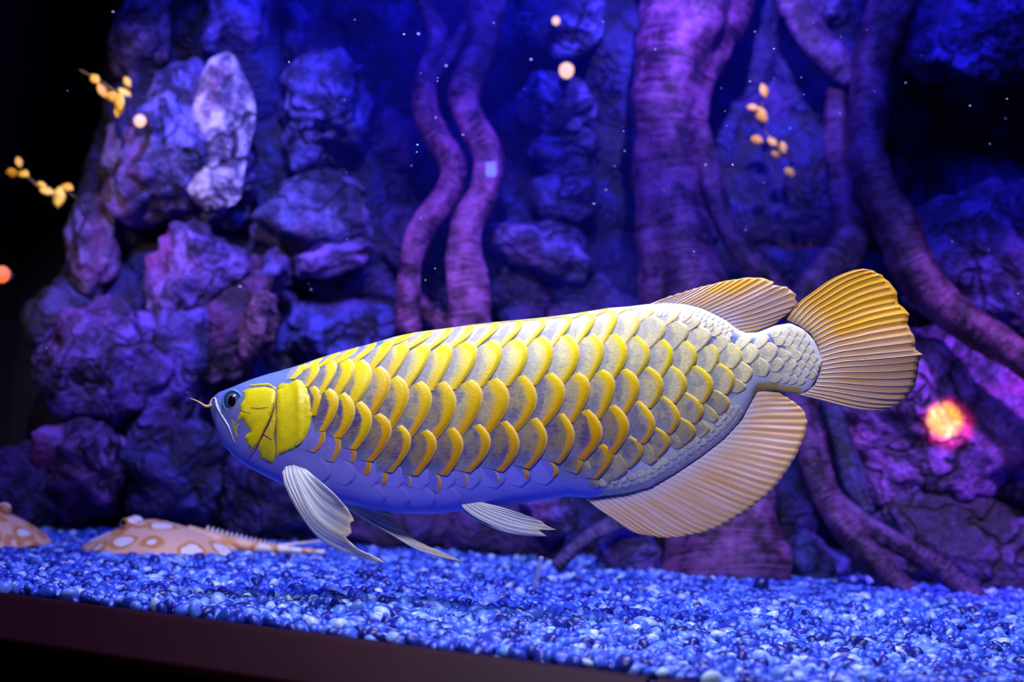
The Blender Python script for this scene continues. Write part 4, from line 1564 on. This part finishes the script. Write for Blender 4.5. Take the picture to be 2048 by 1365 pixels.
# ------------------------------------------------------------------ stingrays
def stingray(cpx, cpy, Y, length, width, height, rot, label, tail_len):
    c = P(cpx, cpy, Y)
    c.z = ground_z(c.x, c.y) + 0.001
    root_e = empty('stingray', c)
    tag(root_e, label, 'stingray', 'spotted stingrays on the gravel')
    Rm = Matrix.Rotation(rot, 3, 'Z')

    def put(name, verts, faces, material, parent, uvs=None):
        o = mesh_obj(name, verts, faces, material, uvs=uvs)
        o.parent = parent
        return o

    # disc: head at -x, tail at +x
    nr, na = 26, 72
    v = [Vector((0, 0, height))]
    for i in range(1, nr + 1):
        r = i / nr
        for j in range(na):
            a = 2 * math.pi * j / na
            x = length * r * math.cos(a)
            yy = width * r * math.sin(a) * (1 + 0.10 * math.cos(a))
            hump = height * (max(1 - r ** 2.0, 0)) ** 0.85
            mound = 0.20 * height * math.exp(-((x + 0.25 * length) / (0.3 * length)) ** 2 - (yy / (0.35 * width)) ** 2)
            z = hump * 0.95 + mound * (1 - r) + 0.0016 * math.sin(a * 9 + 3) * r ** 4
            v.append(Vector((x, yy, z)))
    f = [(0, 1 + j, 1 + (j + 1) % na) for j in range(na)]
    for i in range(nr - 1):
        f += [(1 + i * na + j, 1 + (i + 1) * na + j, 1 + (i + 1) * na + (j + 1) % na, 1 + i * na + (j + 1) % na) for j in range(na)]
    k = len(v)
    v.append(Vector((0, 0, -0.004)))
    f += [(k, 1 + (nr - 1) * na + (j + 1) % na, 1 + (nr - 1) * na + j) for j in range(na)]
    disc = put('disc', [Rm @ p for p in v], f, M['rayskin'], root_e)
    # eyes
    for sgn in (-1, 1):
        bm = bmesh.new()
        bmesh.ops.create_uvsphere(bm, u_segments=16, v_segments=10, radius=0.0075)
        bm.verts.index_update()
        ctr = Vector((-0.40 * length, sgn * 0.20 * width, height * 0.93))
        vs = [Rm @ (Vector((p.co.x * 1.25, p.co.y, p.co.z * 0.95)) + ctr) for p in bm.verts]
        fs = [tuple(q.index for q in ff.verts) for ff in bm.faces]
        bm.free()
        e = put('eye', vs, fs, M['rayskin'], root_e)
        bm = bmesh.new()
        bmesh.ops.create_uvsphere(bm, u_segments=12, v_segments=8, radius=0.0036)
        bm.verts.index_update()
        vs = [Rm @ (p.co + ctr + Vector((-0.004, sgn * 0.005, 0.0015))) for p in bm.verts]
        fs = [tuple(q.index for q in ff.verts) for ff in bm.faces]
        bm.free()
        put('pupil', vs, fs, M['pupil'], e)
    # tail with a ridge of spines and the sting
    n = 30
    pts, rr = [], []
    for i in range(n):
        t = i / (n - 1)
        pts.append(Rm @ Vector((length * 0.30 + (tail_len + 0.32 * length) * t, 0.006 * math.sin(t * 3), height * 0.34 * (1 - t) ** 2.0 + 0.0055 + 0.004 * t)))
        rr.append(0.0125 * (1 - t) ** 1.5 + 0.0022)
    tv, tf, tu = tube(pts, rr, 12)
    tail = put('tail', tv, tf, M['rayskin'], root_e, tu)
    for i in range(4, 20):
        for sd in (-1, 1):
            p, r = pts[i], rr[i]
            b0 = p + Vector((0, sd * r * 0.35, r * 0.86))
            h = 0.0075 * (1 - (i - 4) / 24)
            w = 0.0016
            sv = [b0 + Rm @ Vector((-w, -w, -.001)), b0 + Rm @ Vector((w, -w, -.001)), b0 + Rm @ Vector((w, w, -.001)), b0 + Rm @ Vector((-w, w, -.001)), b0 + Rm @ Vector((0.002, 0, h))]
            put('spine', sv, [(3, 2, 1, 0), (0, 1, 4), (1, 2, 4), (2, 3, 4), (3, 0, 4)], M['spine'], tail)
    q = [pts[18] + Rm @ Vector((0.055 * k / 7, 0.004 * k / 7, 0.002 + 0.010 * k / 7)) for k in range(8)]
    sv, sf, su = tube(q, [0.0022 - 0.0016 * k / 7 for k in range(8)], 6)
    put('sting', sv, sf, M['spine'], tail, su)
    return root_e


stingray(325, 1078, 1.58, 0.086, 0.088, 0.032, 0.06, 'salmon stingray with white ringed spots and a long spiny tail', 0.125)
stingray(-75, 1066, 1.57, 0.098, 0.10, 0.040, 2.6, 'salmon stingray cut off by the edge of the view, resting beside the other one', 0.13)


# ------------------------------------------------------------------ glass reflections of leaves, built as sprigs
def leaf_mesh(L, W, seed):
    rnd = random.Random(seed)
    v, uv = [], []
    n, m = 8, 5
    for i in range(n):
        t = i / (n - 1)
        w = W * math.sin(math.pi * min(t * 0.94 + 0.05, 1)) ** 0.8
        for j in range(m):
            s = (j / (m - 1) - 0.5) * 2
            v.append(Vector((L * t, s * w / 2, 0.12 * L * math.sin(t * 2.5) - 0.10 * W * abs(s) + 0.02 * L * rnd.uniform(-1, 1))))
    return v, grid_faces(n, m)


def sprig(stem_px, Y, leaves, label, seed=0, foot=0.0):
    rnd = random.Random(seed)
    pts = [P(x, y, Y + 0.01 * math.sin(i) + (foot if i == 0 else 0)) for i, (x, y) in enumerate(stem_px)]
    if foot:
        h = hit_from(CAM_LOC, ray(*stem_px[0]))
        if h:
            pts[0] = h[0] + ray(*stem_px[0]).normalized() * 0.002
    e = empty('reflected_sprig', pts[0])
    tag(e, label, 'leaves', 'leaf reflections built as yellow sprigs')
    sp = smooth_poly(pts, 14)
    v, f, uv = tube(sp, [0.0018 - 0.0011 * i / 13 for i in range(14)], 6)
    adopt(mesh_obj('stem', v, f, M['stem'], uvs=uv), e)
    for (x, y, lpx, ang) in leaves:
        c = P(x, y, Y - rnd.uniform(0.0, 0.02))
        lv, lf = leaf_mesh(lpx * mpx(Y), lpx * 0.62 * mpx(Y), rnd.randint(0, 999))
        Rm = Matrix.Rotation(rnd.uniform(-0.5, 0.5), 3, 'Z') @ Matrix.Rotation(math.radians(ang), 3, 'Y') @ Matrix.Rotation(math.radians(90) + rnd.uniform(-0.5, 0.5), 3, 'X')
        o = mesh_obj('leaf', [c + Rm @ (p - Vector((lpx * mpx(Y) / 2, 0, 0))) for p in lv], lf, M['leaf'])
        recenter(o, c)
        o.modifiers.new('thickness', 'SOLIDIFY').thickness = 0.0006
        adopt(o, e)
    return e


sprig([(262, 250), (240, 195), (205, 165), (160, 140)], 1.66, [(205, 182, 34, 60), (228, 195, 36, 20), (240, 205, 40, 80), (250, 185, 30, 30), (238, 222, 30, 100), (190, 158, 30, 40), (255, 165, 24, 60)],
      'bright yellow leaf reflection built as a sprig beside the large cracked boulder', 1, 0.10)
sprig([(172, 440), (150, 395), (130, 385), (95, 380), (75, 372)], 1.66, [(95, 383, 30, 10), (118, 395, 44, 90), (135, 375, 30, 20), (85, 372, 24, 30)],
      'small yellow leaf reflection built as a sprig in the dark left side', 2, 0.12)
sprig([(76, 372), (55, 355), (35, 345), (10, 345)], 1.66, [(25, 346, 32, 0), (48, 348, 30, 20), (38, 325, 24, 70)],
      'dim yellow leaf reflection built as a sprig at the far end of the dark left side', 3)
sprig([(1590, 330), (1560, 300), (1530, 260), (1522, 180)], 1.74, [(1528, 182, 30, 75), (1522, 230, 40, 50), (1514, 280, 30, 20), (1545, 284, 26, 40), (1566, 296, 28, 70), (1505, 215, 24, 10), (1552, 310, 22, 20), (1580, 345, 26, 40)],
      'yellow leaf reflection built as a sprig in the dark hollow right of the trunk', 4, 0.09)


# ------------------------------------------------------------------ glass reflections built as bulbs and a tag, then specks
def add_reflection(px, py, Y, r, material, label, name='reflection_bulb', wall=True):  # reflection in the glass, built as an added glowing bulb
    c = P(px, py, Y)
    e = empty(name, c)
    tag(e, label, 'reflection')
    bm = bmesh.new()
    bmesh.ops.create_uvsphere(bm, u_segments=18, v_segments=12, radius=r * mpx(Y))
    bm.verts.index_update()
    v = [p.co.copy() for p in bm.verts]
    f = [tuple(q.index for q in ff.verts) for ff in bm.faces]
    bm.free()
    for p in v:
        p.z *= 1.0 + (0.15 if p.z < 0 else 0)
    mesh_obj('bulb', v, f, material, e)
    back = hit_from(c, (0, 1, 0)) if wall else None
    reach = back[1] + 0.003 if back else r * mpx(Y) * 2.0 + 0.004
    cv, cf, cu = tube([Vector((0, 0.0, 0)), Vector((0, min(r * mpx(Y) * 1.2, reach * 0.8), 0)), Vector((0, reach, 0))], [r * mpx(Y) * 0.9, r * mpx(Y) * 0.8, r * mpx(Y) * 0.6], 14)
    mesh_obj('socket', cv, cf, M['stem'], e, uvs=cu)  # added mount reaching back to the rock
    return e


add_reflection(1133, 140, 1.72, 15, M['pink'], 'round pinkish reflection built as a bulb above the pointed violet blue boulder')
add_reflection(1112, 41, 1.72, 8, M['pink'], 'tiny pinkish reflection built as a bulb on the pale blue boulder at the top')
add_reflection(280, 241, 1.68, 12, M['pink'], 'small peach coloured reflection built as a bulb at the edge of the large cracked boulder')
lo = add_reflection(4, 548, 1.62, 16, M['orange'], 'dim orange reflection built as a bulb in the dark left side', wall=False)
av, af, au = tube([Vector((-0.004, 0.02, 0)), Vector((-0.06, 0.025, 0.002)), Vector((-0.802 - lo.location.x, 0.03, 0.004))], [0.004, 0.004, 0.005], 8)
mesh_obj('arm', av, af, M['stem'], lo, uvs=au)  # added arm holding the orange reflection bulb

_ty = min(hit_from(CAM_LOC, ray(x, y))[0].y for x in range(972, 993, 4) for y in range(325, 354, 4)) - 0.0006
tg = [P(972, 325, _ty), P(992, 325, _ty), P(992, 353, _ty), P(972, 353, _ty)]  # reflection of a screen, built as an added tag
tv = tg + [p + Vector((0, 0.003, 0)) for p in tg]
o = mesh_obj('square_reflection', tv, [(3, 2, 1, 0), (4, 5, 6, 7), (0, 1, 5, 4), (1, 2, 6, 5), (2, 3, 7, 6), (3, 0, 4, 7)], M['tagm'], smooth=False)
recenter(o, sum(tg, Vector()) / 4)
tag(o, 'small pale blue square reflection built as a tag on the thicker twin root', 'tag')

bm = bmesh.new()
bmesh.ops.create_icosphere(bm, subdivisions=2, radius=1)
spk = bpy.data.meshes.new('water_speck')
bm.to_mesh(spk)
bm.free()
spk.materials.append(M['speck'])
spk.polygons.foreach_set('use_smooth', [True] * len(spk.polygons))
rsp = random.Random(11)
fixed = [(1548, 98, 3.2), (1310, 99, 3.2), (1465, 330, 3), (1206, 44, 3), (1500, 163, 2.6), (1548, 157, 2.4), (1411, 330, 3), (578, 125, 4), (808, 69, 3), (837, 68, 3), (835, 290, 3), (1811, 166, 2.6), (1940, 212, 2.6),
         (2014, 198, 3), (480, 574, 4), (1062, 119, 3), (1580, 257, 2.6), (1680, 227, 2.4), (1212, 380, 2.4), (1188, 408, 2.4), (892, 132, 3), (926, 270, 2.6), (226, 24, 3), (135, 182, 2.4), (93, 697, 3), (375, 786, 2)]
for k in range(46):
    fixed.append((rsp.uniform(560, 2040), rsp.uniform(5, 590), rsp.uniform(1.2, 2.2)))
for x, y, r in fixed:
    Y = rsp.uniform(1.22, 1.5)
    o = bpy.data.objects.new('water_speck', spk)
    COL.objects.link(o)
    o.location = P(x, y, Y)
    q = r * 0.62 * mpx(Y)
    o.scale = (q * rsp.uniform(0.8, 1.5), q, q)
    tag(o, 'tiny pale speck drifting in the blue water', 'speck', 'specks drifting in the water')

# pale film standing in the gravel and a green scrap
wp = [ground(1072, 1185), None]
w0 = ground(1070, 1190)
w0.z = 0.004
vv, uu = [], []
for i in range(10):
    t = i / 9
    for j in range(4):
        s = j / 3 - 0.5
        vv.append(w0 + Vector((0.004 * t + s * 0.0055 * (1 - 0.3 * t), 0.002 * math.sin(j), 0.032 * t)))
        uu.append((s, t))
o = mesh_obj('film_wisp', vv, grid_faces(10, 4), M['wisp'], uvs=uu)
o.modifiers.new('thickness', 'SOLIDIFY').thickness = 0.0005
recenter(o, w0)
tag(o, 'thin translucent wisp standing up from the gravel', 'wisp')
g0 = ground(1016, 1145)
lv, lf = leaf_mesh(0.012, 0.007, 5)
o = mesh_obj('leaf_scrap', [g0 + p + Vector((-0.006, 0, 0.007)) for p in lv], lf, M['green'])
o.modifiers.new('thickness', 'SOLIDIFY').thickness = 0.0006
recenter(o, g0)
tag(o, 'tiny dark green leaf scrap lying on the gravel', 'leaf')

# orange spotlight thrown on the purple boulder behind the tail
tgt = P(1895, 845, 1.66)
src = P(1960, 560, 0.95)
add_light('spot_lamp_red', 'SPOT', src, tgt, (1.0, 0.03, 0.05), 200.0, 0.004, cone=5.2, blend=0.7)
add_light('spot_lamp_amber', 'SPOT', src, P(1890, 838, 1.66), (1.0, 0.85, 0.0), 900.0, 0.004, cone=3.4, blend=0.6)
